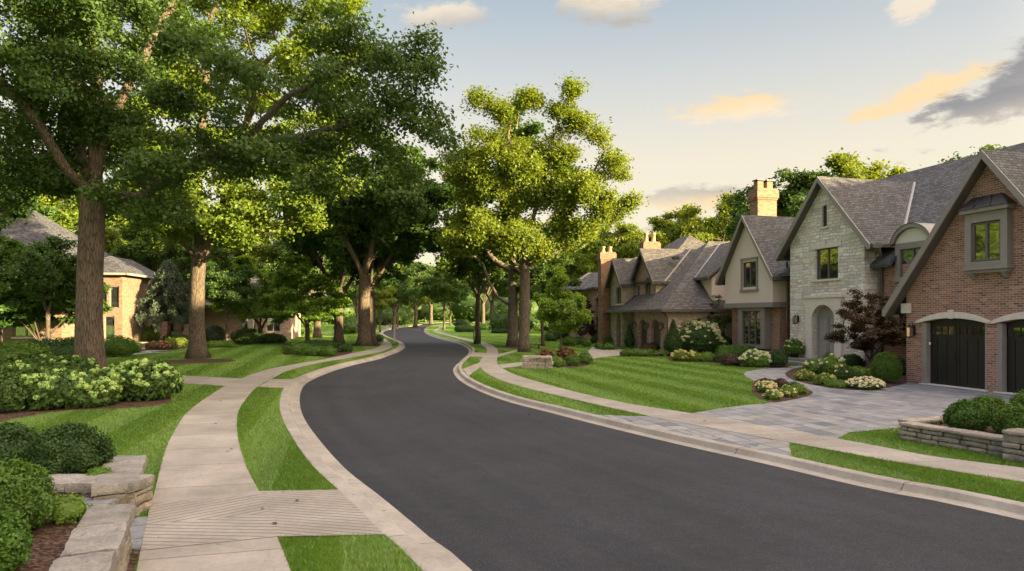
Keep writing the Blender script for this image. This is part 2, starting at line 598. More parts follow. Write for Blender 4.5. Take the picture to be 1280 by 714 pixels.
def stripe_fac(t, co, period=1.9, dirv=(.966, .259)):
    s_ = t.n('SeparateXYZ', {0: co})
    a = t.math('ADD', t.math('MULTIPLY', s_.outputs[0], dirv[0]), t.math('MULTIPLY', s_.outputs[1], dirv[1]))
    a = t.math('ADD', a, t.math('MULTIPLY', t.noise(co, 0.35, 2), 0.5))
    w = t.math('SINE', t.math('MULTIPLY', a, 2 * math.pi / period))
    return t.smooth(w, -0.5, 0.5)


def mat_lawn(name, blades):
    m, t = new_mat(name)
    co = obj_co(t)
    st = stripe_fac(t, co)
    n1 = t.noise(co, 0.9, 4)
    n2 = t.noise(co, 9, 4)
    n3 = t.noise(co, 70, 3)
    a, b = (.086, .192, .018), (.146, .264, .028)
    col = t.mix(t.math('MULTIPLY_ADD', st, .6, .2), a, b)
    col = t.mix(t.ramp(n1, [(.35, 0.0), (.7, .55)]), col, (.130, .212, .030))
    col = t.mix(0.6, col, t.ramp(n2, [(.3, .65), (.7, 1.3)]), 'MULTIPLY')
    if blades:
        rnd = t.n('NewGeometry').outputs['Random Per Island']
        col = t.mix(0.8, col, t.ramp(rnd, [(0, (.7, .75, .7)), (.6, (1.0, 1.0, 1.0)), (.95, (1.25, 1.2, 1.1)), (1, (1.7, 1.35, 1.2))]), 'MULTIPLY')
        d = t.n('BsdfDiffuse', {0: col})
        tr = t.n('BsdfTranslucent', {0: t.mix(1.0, col, (1.5, 1.3, .6), 'MULTIPLY')})
        mx = t.n('MixShader', {0: .35, 1: d.outputs[0], 2: tr.outputs[0]})
        gl = t.n('BsdfGlossy', {0: (1, 1, 1, 1), 'Roughness': .45})
        m2 = t.n('MixShader', {0: .04, 1: mx.outputs[0], 2: gl.outputs[0]})
        t.link(m2.outputs[0], t.n('OutputMaterial').inputs[0])
    else:
        col = t.mix(0.75, col, t.ramp(n3, [(.3, .45), (.7, 1.35)]), 'MULTIPLY')
        finish(t, col, 0.95, t.math('ADD', n3, n2), 0.05, 1.0, spec=0.15)
    return m


def mat_concrete(name, base, joint=1.5, width=None, groove=None):
    """u = metres along, v = metres across (UV)"""
    m, t = new_mat(name)
    uv = t.n('UVMap').outputs[0]
    co = obj_co(t)
    s_ = t.n('SeparateXYZ', {0: uv})
    u, v = s_.outputs[0], s_.outputs[1]
    ju = t.math('DIVIDE', u, joint)
    cell = t.math('FLOOR', ju)
    rnd = t.n('TexWhiteNoise', {'W': cell}, noise_dimensions='1D').outputs['Value']
    fr = t.math('ABSOLUTE', t.math('SUBTRACT', t.math('FRACT', ju), 0.5))
    line = t.math('GREATER_THAN', fr, 0.5 - 0.009 / joint)
    n1 = t.noise(co, 1.1, 6, 0.62)
    n2 = t.noise(co, 14, 5, 0.6)
    n3 = t.noise(co, 160, 3)
    col = t.mix(rnd, tuple(c * .87 for c in base), tuple(c * 1.06 for c in base))
    col = t.mix(0.8, col, t.ramp(n1, [(.25, (.60, .59, .575)), (.72, (1.16, 1.15, 1.13))]), 'MULTIPLY')
    col = t.mix(0.55, col, t.ramp(n2, [(.25, .78), (.75, 1.2)]), 'MULTIPLY')
    col = t.mix(0.5, col, t.ramp(n3, [(.25, .6), (.75, 1.4)]), 'MULTIPLY')
    sp = t.n('TexVoronoi', {'Vector': co, 'Scale': 2.3}).outputs['Distance']
    col = t.mix(t.math('MULTIPLY', t.math('LESS_THAN', sp, 0.055), .65), col, (.10, .085, .07))
    vc = t.n('TexVoronoi', {'Vector': t.vmath('ADD', co, t.vmath('MULTIPLY', t.n('TexNoise', {'Vector': co, 'Scale': 2.0, 'Detail': 4.0}).outputs['Color'], (.5, .5, .5))), 'Scale': 0.34}, feature='DISTANCE_TO_EDGE').outputs['Distance']
    col = t.mix(t.math('MULTIPLY', t.math('LESS_THAN', vc, 0.0012), .35), col, (.09, .08, .07))
    h = t.math('ADD', t.math('MULTIPLY', n3, .3), t.math('MULTIPLY', n2, .3))
    if groove:
        g = groove(t, u, v)
        line = t.math('MAXIMUM', line, g)
    col = t.mix(t.math('MULTIPLY', line, .72), col, (.07, .062, .054))
    h = t.math('SUBTRACT', h, t.math('MULTIPLY', line, 2.0))
    finish(t, col, 0.9, h, 0.006, 0.7, spec=0.3)
    return m


def mat_asphalt():
    m, t = new_mat('asphalt')
    uv = t.n('UVMap').outputs[0]
    s_ = t.n('SeparateXYZ', {0: uv})
    u, v = s_.outputs[0], s_.outputs[1]
    co = obj_co(t)
    lv = t.n('CombineXYZ', {0: t.math('MULTIPLY', u, .035), 1: v}).outputs[0]
    tracks = t.noise(lv, 1.1, 5, 0.6)
    n1 = t.noise(co, .35, 5)
    n2 = t.noise(co, 5, 6, .65)
    n3 = t.n('TexVoronoi', {'Vector': co, 'Scale': 95.0}).outputs['Color']
    g3 = t.n('SeparateColor', {0: n3}).outputs[0]
    col = t.mix(t.ramp(tracks, [(.3, 0.0), (.72, 1.0)]), (.021, .0225, .0262), (.030, .0315, .0355))
    col = t.mix(.8, col, t.ramp(n1, [(.3, .72), (.7, 1.28)]), 'MULTIPLY')
    col = t.mix(.55, col, t.ramp(n2, [(.3, .72), (.7, 1.25)]), 'MULTIPLY')
    col = t.mix(.75, col, t.ramp(g3, [(0, .55), (.8, 1.15), (1.0, 2.3)]), 'MULTIPLY')
    # paving seam along the crown and a few pale scuffs
    sm = t.math('ABSOLUTE', t.math('SUBTRACT', v, t.math('ADD', 3.6, t.math('MULTIPLY', t.noise(lv, .6, 2), .25))))
    col = t.mix(t.math('MULTIPLY', t.math('LESS_THAN', sm, .018), .5), col, (.02, .02, .02))
    wob = t.vmath('MULTIPLY', t.n('TexNoise', {'Vector': co, 'Scale': 1.1, 'Detail': 6.0, 'Roughness': .65}).outputs['Color'], (1.1, 1.1, 0))
    ck = t.n('TexVoronoi', {'Vector': t.vmath('ADD', co, wob), 'Scale': .16}, feature='DISTANCE_TO_EDGE').outputs['Distance']
    gate = t.ramp(t.noise(co, .22, 3), [(.5, 0.0), (.6, 1.0)])
    col = t.mix(t.math('MULTIPLY', t.math('MULTIPLY', t.math('LESS_THAN', ck, .0016), gate), .7), col, (.012, .012, .012))
    wheel = t.math('ABSOLUTE', t.math('SUBTRACT', t.math('ABSOLUTE', t.math('SUBTRACT', t.math('FLOORED_MODULO', v, 3.3), 1.65)), .78))
    col = t.mix(t.math('MULTIPLY', t.math('SUBTRACT', 1.0, t.smooth(wheel, .05, .5)), .07), col, (.062, .061, .062))
    stn = t.noise(co, 1.7, 4)
    col = t.mix(t.ramp(stn, [(.66, 0.0), (.75, .4)]), col, (.022, .021, .021))
    sc = t.noise(t.n('Mapping', {0: co, 3: (1.0, 2.6, 1.0)}).outputs[0], .9, 8, .72)
    col = t.mix(t.ramp(sc, [(.72, 0.0), (.78, .35)]), col, (.20, .19, .18))
    finish(t, col, t.ramp(tracks, [(.3, .74), (.7, .88)]), t.math('ADD', g3, n2), 0.006, 0.9, spec=0.3)
    return m


def mat_flag(name, ang, tones, bw=0.74, bh=0.44):
    """cut bluestone flags of mixed size"""
    m, t = new_mat(name)
    co = t.n('Mapping', {0: obj_co(t), 2: (0, 0, ang)}).outputs[0]
    def lay(bw_, bh_, off, sq):
        return t.n('TexBrick', {'Vector': co, 'Color1': (0, 0, 0, 1), 'Color2': (1, 1, 1, 1), 'Mortar': (0, 0, 0, 1), 'Scale': 1.0, 'Mortar Size': 0.011,
                                'Mortar Smooth': .15, 'Brick Width': bw_, 'Row Height': bh_}, offset=off, squash=sq, squash_frequency=2)
    b1, b2 = lay(bw, bh, .4, .6), lay(bw * .62, bh * .5, .33, 1.4)
    sel = t.ramp(t.n('TexVoronoi', {'Vector': co, 'Scale': .9}, distance='CHEBYCHEV').outputs['Color'], [(.5, 0.0), (.52, 1.0)])
    rnd = t.n('SeparateColor', {0: t.mix(sel, b1.outputs[0], b2.outputs[0])}).outputs[0]
    fac = t.n('Mix', {0: sel, 2: b1.outputs['Fac'], 3: b2.outputs['Fac']}, data_type='FLOAT').outputs[0]
    k = len(tones) - 1
    col = t.ramp(rnd, [(i / k, c) for i, c in enumerate(tones)])
    n1 = t.noise(co, 2.5, 6, .65)
    n2 = t.noise(co, 40, 4)
    col = t.mix(.6, col, t.ramp(n1, [(.25, .62), (.75, 1.35)]), 'MULTIPLY')
    col = t.mix(.4, col, t.ramp(n2, [(.25, .7), (.75, 1.3)]), 'MULTIPLY')
    col = t.mix(t.math('MULTIPLY', fac, .92), col, (.045, .042, .038))
    h = t.math('ADD', t.math('SUBTRACT', t.math('MULTIPLY', n1, .6), fac), t.math('MULTIPLY', n2, .2))
    finish(t, col, t.ramp(n1, [(.3, .55), (.7, .8)]), h, 0.01, .7, spec=.35)
    return m


def mat_mulch():
    m, t = new_mat('mulch')
    co = obj_co(t)
    v = t.n('TexVoronoi', {'Vector': t.n('Mapping', {0: co, 3: (1, 1.7, 1)}).outputs[0], 'Scale': 34.0})
    g = t.n('SeparateColor', {0: v.outputs['Color']}).outputs[0]
    n1 = t.noise(co, 3, 4)
    col = t.ramp(g, [(0, (.022, .014, .010)), (.6, (.065, .038, .026)), (1, (.16, .10, .07))])
    col = t.mix(.5, col, t.ramp(n1, [(.3, .6), (.7, 1.4)]), 'MULTIPLY')
    finish(t, col, .95, t.math('ADD', g, n1), .05, 1.0, spec=.15)
    return m


def mat_rock(name, tones, scale=3.0, cool=None):
    """natural limestone with weathered patches; each block its own tone"""
    m, t = new_mat(name)
    co = obj_co(t)
    rnd = t.n('NewGeometry').outputs['Random Per Island']
    k = len(tones) - 1
    col = t.ramp(t.math('ADD', t.math('MULTIPLY', rnd, .35), t.math('MULTIPLY', t.noise(co, 1.3, 3), .65)), [(.25 + .5 * i / k, c) for i, c in enumerate(tones)])
    n1 = t.noise(co, scale * 2, 7, .7)
    n2 = t.noise(co, scale * 14, 5, .65)
    col = t.mix(.75, col, t.ramp(n1, [(.25, .5), (.55, 1.0), (.8, 1.35)]), 'MULTIPLY')
    col = t.mix(.5, col, t.ramp(n2, [(.25, .6), (.75, 1.35)]), 'MULTIPLY')
    col = t.mix(t.ramp(t.noise(co, scale * .9, 6, .7), [(.55, 0.0), (.66, .65)]), col, cool or (.13, .13, .125))
    finish(t, col, .92, t.math('ADD', n1, t.math('MULTIPLY', n2, .8)), .04, 1.0, spec=.2)
    return m


M = {}
M['lawn'] = mat_lawn('lawn', False)
M['grass'] = mat_lawn('grass', True)
M['soil'] = mat_plain('soil', (.05, .045, .03), .95, .3, 2.0)
M['asphalt'] = mat_asphalt()
CONC = (.285, .262, .226)
M['walk'] = mat_concrete('sidewalk_concrete', CONC, 1.5)
M['kerb'] = mat_concrete('kerb_concrete', (.295, .272, .236), 3.0)
M['path'] = mat_concrete('path_concrete', CONC, 1.6)


def chevron(t, u, v):
    # tooled grooves meeting in a chevron, as on a kerb ramp
    a = t.math('SUBTRACT', t.math('ABSOLUTE', t.math('SUBTRACT', u, .95)), t.math('MULTIPLY', v, .42))
    f = t.math('FRACT', t.math('DIVIDE', a, .125))
    return t.math('MULTIPLY', t.math('LESS_THAN', f, .19), t.math('LESS_THAN', t.math('ABSOLUTE', t.math('SUBTRACT', u, .97)), .93))


def slant(t, u, v):
    a = t.math('ADD', t.math('MULTIPLY', u, .98), t.math('MULTIPLY', v, .34))
    f = t.math('FRACT', t.math('DIVIDE', a, .125))
    return t.math('LESS_THAN', f, .19)


M['chevron'] = mat_concrete('ramp_concrete', (.28, .256, .22), 9.0, groove=chevron)
M['slant'] = mat_concrete('ramp_concrete_slant', (.28, .256, .22), 9.0, groove=slant)
BLUE = [(.105, .11, .115), (.17, .175, .18), (.235, .235, .23), (.14, .148, .158), (.255, .25, .237), (.19, .195, .20), (.215, .20, .175)]
M['flag'] = mat_flag('bluestone_flags', R(75), BLUE)
M['mulch'] = mat_mulch()
M['brick'] = mat_brick('red_brick', (.205, .095, .064), (.335, .170, .116), (.42, .35, .295), dark=(.07, .055, .05))
M['brick_tan'] = mat_brick('tan_brick', (.135, .088, .055), (.215, .150, .096), (.19, .15, .115), dark=(.085, .06, .042))
M['brick_chimney'] = mat_brick('chimney_brick', (.165, .088, .05), (.26, .145, .082), (.27, .20, .14), dark=(.10, .06, .045))
M['brick_pale'] = mat_brick('pale_brick', (.42, .31, .225), (.58, .445, .33), (.54, .46, .38), dark=(.26, .18, .13))
M['brick_dusk'] = mat_brick('dusky_brick', (.25, .148, .115), (.39, .255, .20), (.44, .37, .32), dark=(.10, .07, .06))
M['ashlar'] = mat_ashlar('split_limestone', [(.76, .69, .61), (.49, .45, .41), (.82, .755, .68), (.66, .605, .555), (.74, .60, .46), (.53, .50, .475), (.80, .74, .675)], (.36, .335, .305), .44, .155, .08)
M['ashlar_dark'] = mat_ashlar('field_stone', [(.31, .265, .215), (.41, .35, .28), (.50, .42, .32), (.26, .235, .205), (.43, .335, .235)], (.40, .345, .285), .34, .13)
M['shingle'] = mat_shingle('grey_shingle', (.074, .074, .075), (.098, .098, .098))
M['shingle_cool'] = mat_shingle('slate_shingle', (.055, .056, .062), (.082, .084, .09))
M['shingle_warm'] = mat_shingle('brown_shingle', (.082, .077, .071), (.112, .104, .094))
M['trim'] = mat_plain('grey_trim', (.235, .212, .195), .55, .06, 3)
M['trim_lite'] = mat_plain('pale_limestone', (.60, .545, .48), .8, .10, 8)
M['trim_dark'] = mat_plain('dark_soffit', (.10, .092, .082), .6, .08, 3)
M['stucco'] = mat_plain('stucco', (.63, .535, .48), .9, .06, 25, bump_d=.004)
M['cream'] = mat_plain('cream_panel', (.58, .54, .45), .8, .05, 5)
M['frame'] = mat_plain('window_frame_paint', (.115, .105, .095), .5, .06, 3)
M['glass'] = mat_glass('window_pane')
M['glass_dark'] = mat_glass('dark_pane', (.008, .008, .008), .12)
M['door_black'] = mat_plain('black_door_paint', (.014, .013, .012), .42, .1, 4)
M['door_grey'] = mat_plain('grey_door_paint', (.26, .25, .235), .5, .06, 4)
M['door_olive'] = mat_plain('olive_door_paint', (.065, .06, .045), .5, .08, 4)
M['copper'] = mat_plain('bay_roof_metal', (.055, .050, .045), .38, .2, 5, metallic=.5)
M['iron'] = mat_plain('black_iron', (.012, .012, .012), .45, .1, 8)
M['flash'] = mat_plain('valley_flashing', (.22, .21, .20), .5, .1, 5)
M['lamp_glass'] = mat_glass('lantern_glass', (.10, .10, .09), .3)
M['clay'] = mat_plain('clay_pot', (.40, .25, .15), .8, .15, 8)
M['urn'] = mat_plain('urn_stone', (.36, .31, .25), .85, .15, 10)
M['blackpot'] = mat_plain('black_planter', (.02, .02, .02), .5, .1, 5)
M['bark'] = mat_bark('bark', (.10, .078, .058), (.185, .148, .112))
M['bark_grey'] = mat_bark('bark_grey', (.125, .10, .082), (.225, .185, .15))
M['bark_thin'] = mat_bark('bark_thin', (.10, .08, .062), (.18, .145, .11))
M['rock'] = mat_rock('limestone_block', [(.21, .175, .13), (.29, .25, .195), (.38, .335, .27), (.26, .23, .19)])
M['rock_cap'] = mat_rock('weathered_cap', [(.17, .158, .14), (.25, .235, .21), (.33, .31, .28)], 2.2, (.085, .085, .085))
M['rock_grey'] = mat_rock('grey_wall_stone', [(.22, .20, .17), (.32, .29, .25), (.40, .34, .27), (.27, .26, .24)])
M['slab'] = mat_rock('bluestone_slab', [(.15, .16, .172), (.19, .20, .21), (.23, .237, .24)], 1.5, (.12, .127, .138))
LEAF = {
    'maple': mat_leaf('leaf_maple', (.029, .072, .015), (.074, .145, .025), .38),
    'deep': mat_leaf('leaf_maple_shade_tint', (.026, .064, .014), (.066, .130, .023), .36),  # maple green darkened, the big crown's shade put into the colour
    'gold': mat_leaf('leaf_maple_sun_tint', (.072, .132, .013), (.188, .240, .020), .42),  # sunlight on the crowns put into a yellower, brighter leaf colour
    'dark': mat_leaf('leaf_deep_green', (.038, .092, .019), (.092, .168, .030), .4),
    'fresh': mat_leaf('leaf_fresh_green', (.082, .172, .020), (.155, .265, .040), .42),
    'dogwood': mat_leaf('leaf_dogwood', (.10, .20, .02), (.18, .29, .04), .42),
    'purple': mat_leaf('leaf_purple', (.030, .012, .014), (.065, .026, .026), .3),
    'bronze': mat_leaf('leaf_bronze', (.050, .026, .015), (.105, .058, .026), .3, hue=(.07, .065, .02)),
    'spruce': mat_leaf('needle_blue_green', (.035, .055, .036), (.080, .110, .070), .15),
    'box': mat_leaf('leaf_boxwood', (.044, .105, .013), (.105, .198, .025), .3, vscale=3),
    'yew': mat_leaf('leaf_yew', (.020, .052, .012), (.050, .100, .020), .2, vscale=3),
    'hyd': mat_leaf('leaf_hydrangea', (.032, .080, .016), (.076, .145, .026), .3, vscale=2),
    'yellow': mat_leaf('leaf_yellow_green', (.09, .15, .02), (.185, .23, .03), .35, vscale=3),
    'rust': mat_leaf('leaf_rust', (.075, .055, .030), (.15, .085, .04), .3, vscale=3),
    'maroon': mat_leaf('leaf_maroon', (.055, .028, .024), (.12, .065, .05), .3, vscale=3),
}
PETAL = {
    'lime': mat_leaf('petal_lime', (.27, .43, .13), (.46, .60, .25), .3, 0, vscale=2),
    'white': mat_leaf('petal_white', (.62, .62, .50), (.80, .80, .70), .3, 0),
    'cream': mat_leaf('petal_cream', (.62, .58, .40), (.80, .76, .56), .3, 0),
    'yellow': mat_leaf('petal_yellow', (.46, .47, .20), (.62, .60, .32), .3, 0),
    'pink': mat_leaf('petal_pink', (.36, .15, .12), (.52, .28, .20), .3, 0),
}

# ------------------------------------------------------------------ ground, road, walks
ZR = -0.12
le = gpl([(587, 711), (548.6, 681.8), (510, 649), (472, 618), (433.5, 588), (403, 555), (381.7, 526), (375, 507), (376, 490), (385.5, 477.6), (414, 465),
          (441, 457), (472.5, 449.6), (486, 445), (501, 438.8), (506.5, 433.8), (503.5, 428.8), (496, 425.4), (485, 420.8), (478.8, 416.4), (485, 413), (501, 410), (522, 407.2)], ZR)
le = [(6.5, -9.0), (2.3, 1.0)] + le + [(-28, 222), (-16, 262), (20, 284)]
re_ = gpl([(1280, 651), (1160, 626), (1060, 605), (960, 581), (853, 557), (786, 541), (720, 524.5), (677.5, 513.4), (643, 504.8), (612, 494.5), (588, 484), (572.6, 474),
           (566.5, 464.4), (569, 457.4), (579, 448.5), (586, 441), (584.5, 436), (576, 430.8), (563.8, 427), (547.5, 423), (535, 418.6), (529.5, 414), (531.5, 410.6), (538, 408)], ZR)
re_ = [(19.0, -14.0), (11.6, -.6)] + re_ + [(-21, 206), (-10, 244), (20, 268)]
le, re_ = spline(le), spline(re_)
lo, ro = offset(le, 0.56), offset(re_, -0.42)

fill_poly('ground', [(-900, -300), (900, -300), (900, 1200), (-900, 1200)], -0.3, M['soil'])
strip('road', le, re_, ZR, ZR, M['asphalt'])
KP = [(0, .012), (.34, .012), (.42, .0), (.50, -.055), (.56, -.095), (.64, -.105), (1.0, -.116)]
strip('kerb', lo, le, 0, 0, M['kerb'], KP)
strip('kerb', ro, re_, 0, 0, M['kerb'], KP)
LAWN_L = [tuple(p) for p in lo] + [(500, 290), (500, 800), (-600, 800), (-600, -90), (6, -90)]
LAWN_R = [tuple(p) for p in ro] + [(500, 268), (500, -90), (20, -90)]
fill_poly('lawn', LAWN_L, 0.0, M['lawn'])
fill_poly('lawn', LAWN_R, 0.0, M['lawn'])

# left sidewalk
a = [(4.6, -8), (.45, 1.0)] + gpl([(363, 714), (347, 673.5), (324.6, 616.6), (309.5, 588), (299, 556), (296, 531), (299, 513), (309.5, 497), (322, 484), (340, 474), (355, 466), (374, 460),
         (400, 454), (430, 449), (460, 443.6), (482.6, 438.3), (489.5, 433.8), (489, 429.6), (480.7, 424), (470, 418.8), (468, 415.8), (476, 413.2)]) + [(-31, 128), (-31, 150)]
b = [(3.2, -8.5), (-1.55, 2.0)] + gpl([(170.7, 714), (176, 688), (186.7, 638), (194, 613), (199, 592), (208, 560), (219, 538), (233, 517), (256, 499), (281, 483), (302, 473.5), (323, 465.6), (349, 459),
         (374, 454.6), (400, 450.4), (417, 447), (449, 440), (466, 436.6), (475.5, 432), (476.5, 427.4), (469.5, 422), (462.5, 417.6), (462.5, 414.4), (472, 412.4)]) + [(-33, 128), (-33, 150)]
swl_in, swl_out = spline(a), spline(b)
strip('sidewalk', swl_out, swl_in, .014, .014, M['walk'])
# right sidewalk
a = [(21, -10), (13.2, 3.5)] + gpl([(1280, 603.8), (1210, 592.5), (1135, 581), (1060, 567.5), (996, 555.5), (932.5, 543.6), (853, 529), (811.6, 521), (760, 509.6), (694.6, 494.5), (650, 483.4), (626, 475.6), (608.7, 467),
         (600.5, 459.5), (599.5, 453), (603.6, 446.5), (608.2, 441), (608.4, 437.2), (605, 433.6), (598, 429.8), (576, 424.2), (560, 420.2), (546, 416.4), (541, 413.6), (545, 411.4)]) + [(-17, 150)]
b = [(22.6, -9.4), (14.8, 4.2)] + gpl([(1280, 586), (1172.5, 572.5), (1100, 558.8), (1046.7, 549), (932.5, 529), (863.4, 517), (786, 505), (720, 490.5), (670.6, 477), (646.5, 469.6), (630, 462), (622, 455.4),
         (621.5, 449.6), (623, 443), (622, 437.6), (617, 433.2), (609.5, 429.4), (601, 427), (576, 422.2), (560, 417.8), (551, 414.8), (547, 413), (551, 411)]) + [(-15, 150)]
swr_in, swr_out = spline(a), spline(b)
strip('sidewalk', swr_in, swr_out, .014, .014, M['walk'])


def seg_between(curve, y0, y1):
    return np.array([p for p in curve if y0 <= p[1] <= y1])


def near_idx(curve, p):
    return int(np.argmin(np.hypot(curve[:, 0] - p[0], curve[:, 1] - p[1])))


def sub(curve, p, q):
    i, j = sorted((near_idx(curve, p), near_idx(curve, q)))
    return curve[i:j + 1]


EXC = []          # places where no grass grows


def band(*curves):
    pts = np.vstack([curves[0], curves[1][::-1]])
    EXC.append(pts)
    return pts


band(swl_out, swl_in); band(swr_in, swr_out)
# crossing of the left sidewalk by a kerb ramp with tooled grooves
P1, P2 = gp(324.6, 617), gp(347, 673)
Q1, Q2 = gp(420, 608), gp(492, 672)
i1, i2 = near_idx(swl_in, P1), near_idx(swl_in, P2)
ramp_in = sub(swl_in, P1, P2)
ramp_out = sub(swl_out, gp(190, 625), gp(178, 686))
strip('ramp_paving', ramp_out, ramp_in, .018, .018, M['chevron'])
ramp_kerb = sub(lo, Q1, Q2)
strip('ramp_paving', ramp_in, ramp_kerb, .016, .016, M['slant'])
band(ramp_in, ramp_kerb)


def path(p, q, z=.008, mat='path'):
    A, B = np.array(p, float), np.array(q, float)
    A2, B2 = resample(A, n=24), resample(B, n=24)
    strip('path', A2, B2, z, z, M[mat])
    band(A2, B2)


def inw(curve, px, py, d):
    """point of a curve next to a place in view, moved d metres along the outward side"""
    return tuple(curve[near_idx(curve, gp(px, py))])


# short paved links between kerb, sidewalk and houses
path([inw(swl_out, 281, 483, 0), gp(219, 479), gp(150, 477), (-30, 24.6)], [inw(swl_out, 302, 473.5, 0), gp(213, 469), gp(150, 467.5), (-30, 27.6)])
path([inw(swl_in, 322, 484, 0), inw(lo, 357, 485, 0)], [inw(swl_in, 338, 474.5, 0), inw(lo, 370, 474, 0)])
path([inw(swr_in, 599.5, 453.5, 0), inw(ro, 576, 462, 0)], [inw(swr_in, 600.5, 459.5, 0), inw(ro, 582, 470, 0)])
path([inw(swr_in, 608, 441.5, 0), inw(ro, 592.5, 441, 0)], [inw(swr_in, 603.5, 446.5, 0), inw(ro, 587, 446, 0)])
path([inw(swr_out, 621.5, 446.5, 0), gp(645, 440), gp(660, 436.5)], [inw(swr_out, 623, 443, 0), gp(645, 437.6), gp(660, 434.6)])
path([inw(swr_out, 629, 461.2, 0), gp(660, 456.6), gp(700, 452.4), gp(737, 449), gp(775, 444.2), gp(800, 441.5)], [inw(swr_out, 622.4, 456, 0), gp(656, 452.4), gp(700, 448.0), gp(733, 441), gp(741, 433.4), gp(777, 437.2)])
path([gp(165, 444), gp(190, 441.5), gp(221, 440.5), (-32, 46)], [gp(165, 442), gp(190, 439.6), gp(219, 438), (-33.5, 48.5)])
path([(-37, 95), (-26, 92)], [(-38, 98), (-26.5, 95)])
path([inw(lo, 495, 411.5, 0), gp(470, 405.5)], [inw(lo, 515, 408.5, 0), gp(486, 404.2)])

# bluestone drive, apron and front walk
drive_pts = gpl([(863.4, 517), (900, 511), (938, 506), (964, 503), (958, 492), (955, 484), (948, 479), (938, 474), (931, 470), (929.5, 467.5), (934, 464), (955, 461.2), (985, 459), (1010, 456),
                 (1060, 462), (1133, 477), (1160, 478.8)])
drive_pts += [(15.0, 24.0), (16.75, 17.55), (19.2, 18.2), (21.2, 10.6), (16.0, 9.3)] + gpl([(1230, 527), (1180, 528.5), (1137, 534), (1062, 541), (1046.7, 549)])
drive_curve = spline(drive_pts[:10], .25)
fill_poly('driveway', [tuple(p) for p in drive_curve] + drive_pts[10:], .006, M['flag'])
EXC.append(np.array([tuple(p) for p in drive_curve] + drive_pts[10:]))
apr = [inw(swr_in, 811.6, 521, 0), inw(swr_in, 996, 555.5, 0)]
ap1, ap2 = sub(swr_in, *apr), sub(ro, gp(752, 520.5), gp(979, 571.5))
pa = [tuple(p) for p in ap1] + [tuple(p) for p in (ap2[::-1] if np.hypot(*(ap1[-1] - ap2[-1])) < np.hypot(*(ap1[-1] - ap2[0])) else ap2)]
fill_poly('driveway_apron', pa, .008, M['flag'])
EXC.append(np.array(pa))

# planting beds
BEDS = {}


def bed(name, pts, z=.012, sm=True):
    q = np.array(pts)
    if sm:
        q = spline(np.vstack([q, q[:1]]), .2)
    fill_poly('mulch_bed', [tuple(p) for p in q], z, M['mulch'])
    EXC.append(q)


bed('hydrangea', gpl([(-60, 545), (0, 529), (28, 523), (75, 515.5), (135, 512), (188, 509), (213, 503.5), (214, 499), (205, 485), (160, 470), (110, 462), (40, 452), (-60, 448)]))
bed('tree_ring', [(gp(243, 452)[0] + 2.15 * math.cos(k * .3142), gp(243, 452)[1] + 1.9 * math.sin(k * .3142)) for k in range(20)])
bed('front_door', gpl([(981, 467), (985, 472), (1000, 477.5), (1020, 482), (1050, 486.8), (1080, 488), (1108, 485), (1133, 478.8), (1134, 470), (1098, 456), (1050, 452), (1012, 457.5), (990, 462)]), .016)
bed('drive_corner', gpl([(941, 491), (947, 497), (966, 503.5), (985, 501), (1008, 496), (1016.5, 491), (1008, 487), (985, 480), (965, 474.5), (948, 474.5), (940, 482)]), .016)
bed('house_bed', gpl([(985, 460), (960, 460.5), (925, 459), (880, 453), (838, 451), (838, 441), (880, 436), (930, 440), (990, 447)]), .014)
bed('corner_bed', gpl([(668, 457), (700, 460), (728, 458.6), (741, 454), (738, 447), (715, 444), (680, 446)]), .014)
bed('hedge_bed', gpl([(775, 446), (830, 446.6), (838, 443), (832, 438), (795, 437), (776, 440)]), .014)
bed('left_house_bed', gpl([(100, 447), (150, 443.5), (188, 437.8), (214, 437.8), (236, 434), (240, 428), (180, 424), (90, 428)]), .014)
bed('left_hedge_bed', gpl([(355, 444), (405, 446.5), (425, 445), (440, 440.5), (436, 432), (400, 430), (355, 431)]), .014)
bed('trunk_ring', [(gp(641, 434)[0] + 1.6 * math.cos(k * .3142), gp(641, 434)[1] + 1.6 * math.sin(k * .3142)) for k in range(20)])
bed('trunk_ring', [(gp(459, 431.5)[0] + 2.4 * math.cos(k * .3142), gp(459, 431.5)[1] + 2.2 * math.sin(k * .3142)) for k in range(20)])

# ------------------------------------------------------------------ grass blades
WALL_EXC = [np.array([(-12, 7.85), (-4.55, 7.85), (-5.3, 9.6), (-12, 9.6)]), np.array([(-4.5, 3.0), (-2.2, 3.0), (-4.0, 7.4), (-4.5, 7.9), (-12, 7.9), (-12, 3.0)]),
            np.array([(8.05, 13.2), (9.2, 13.75), (12.5, 12), (12.5, 9), (10.4, 8.4)])]


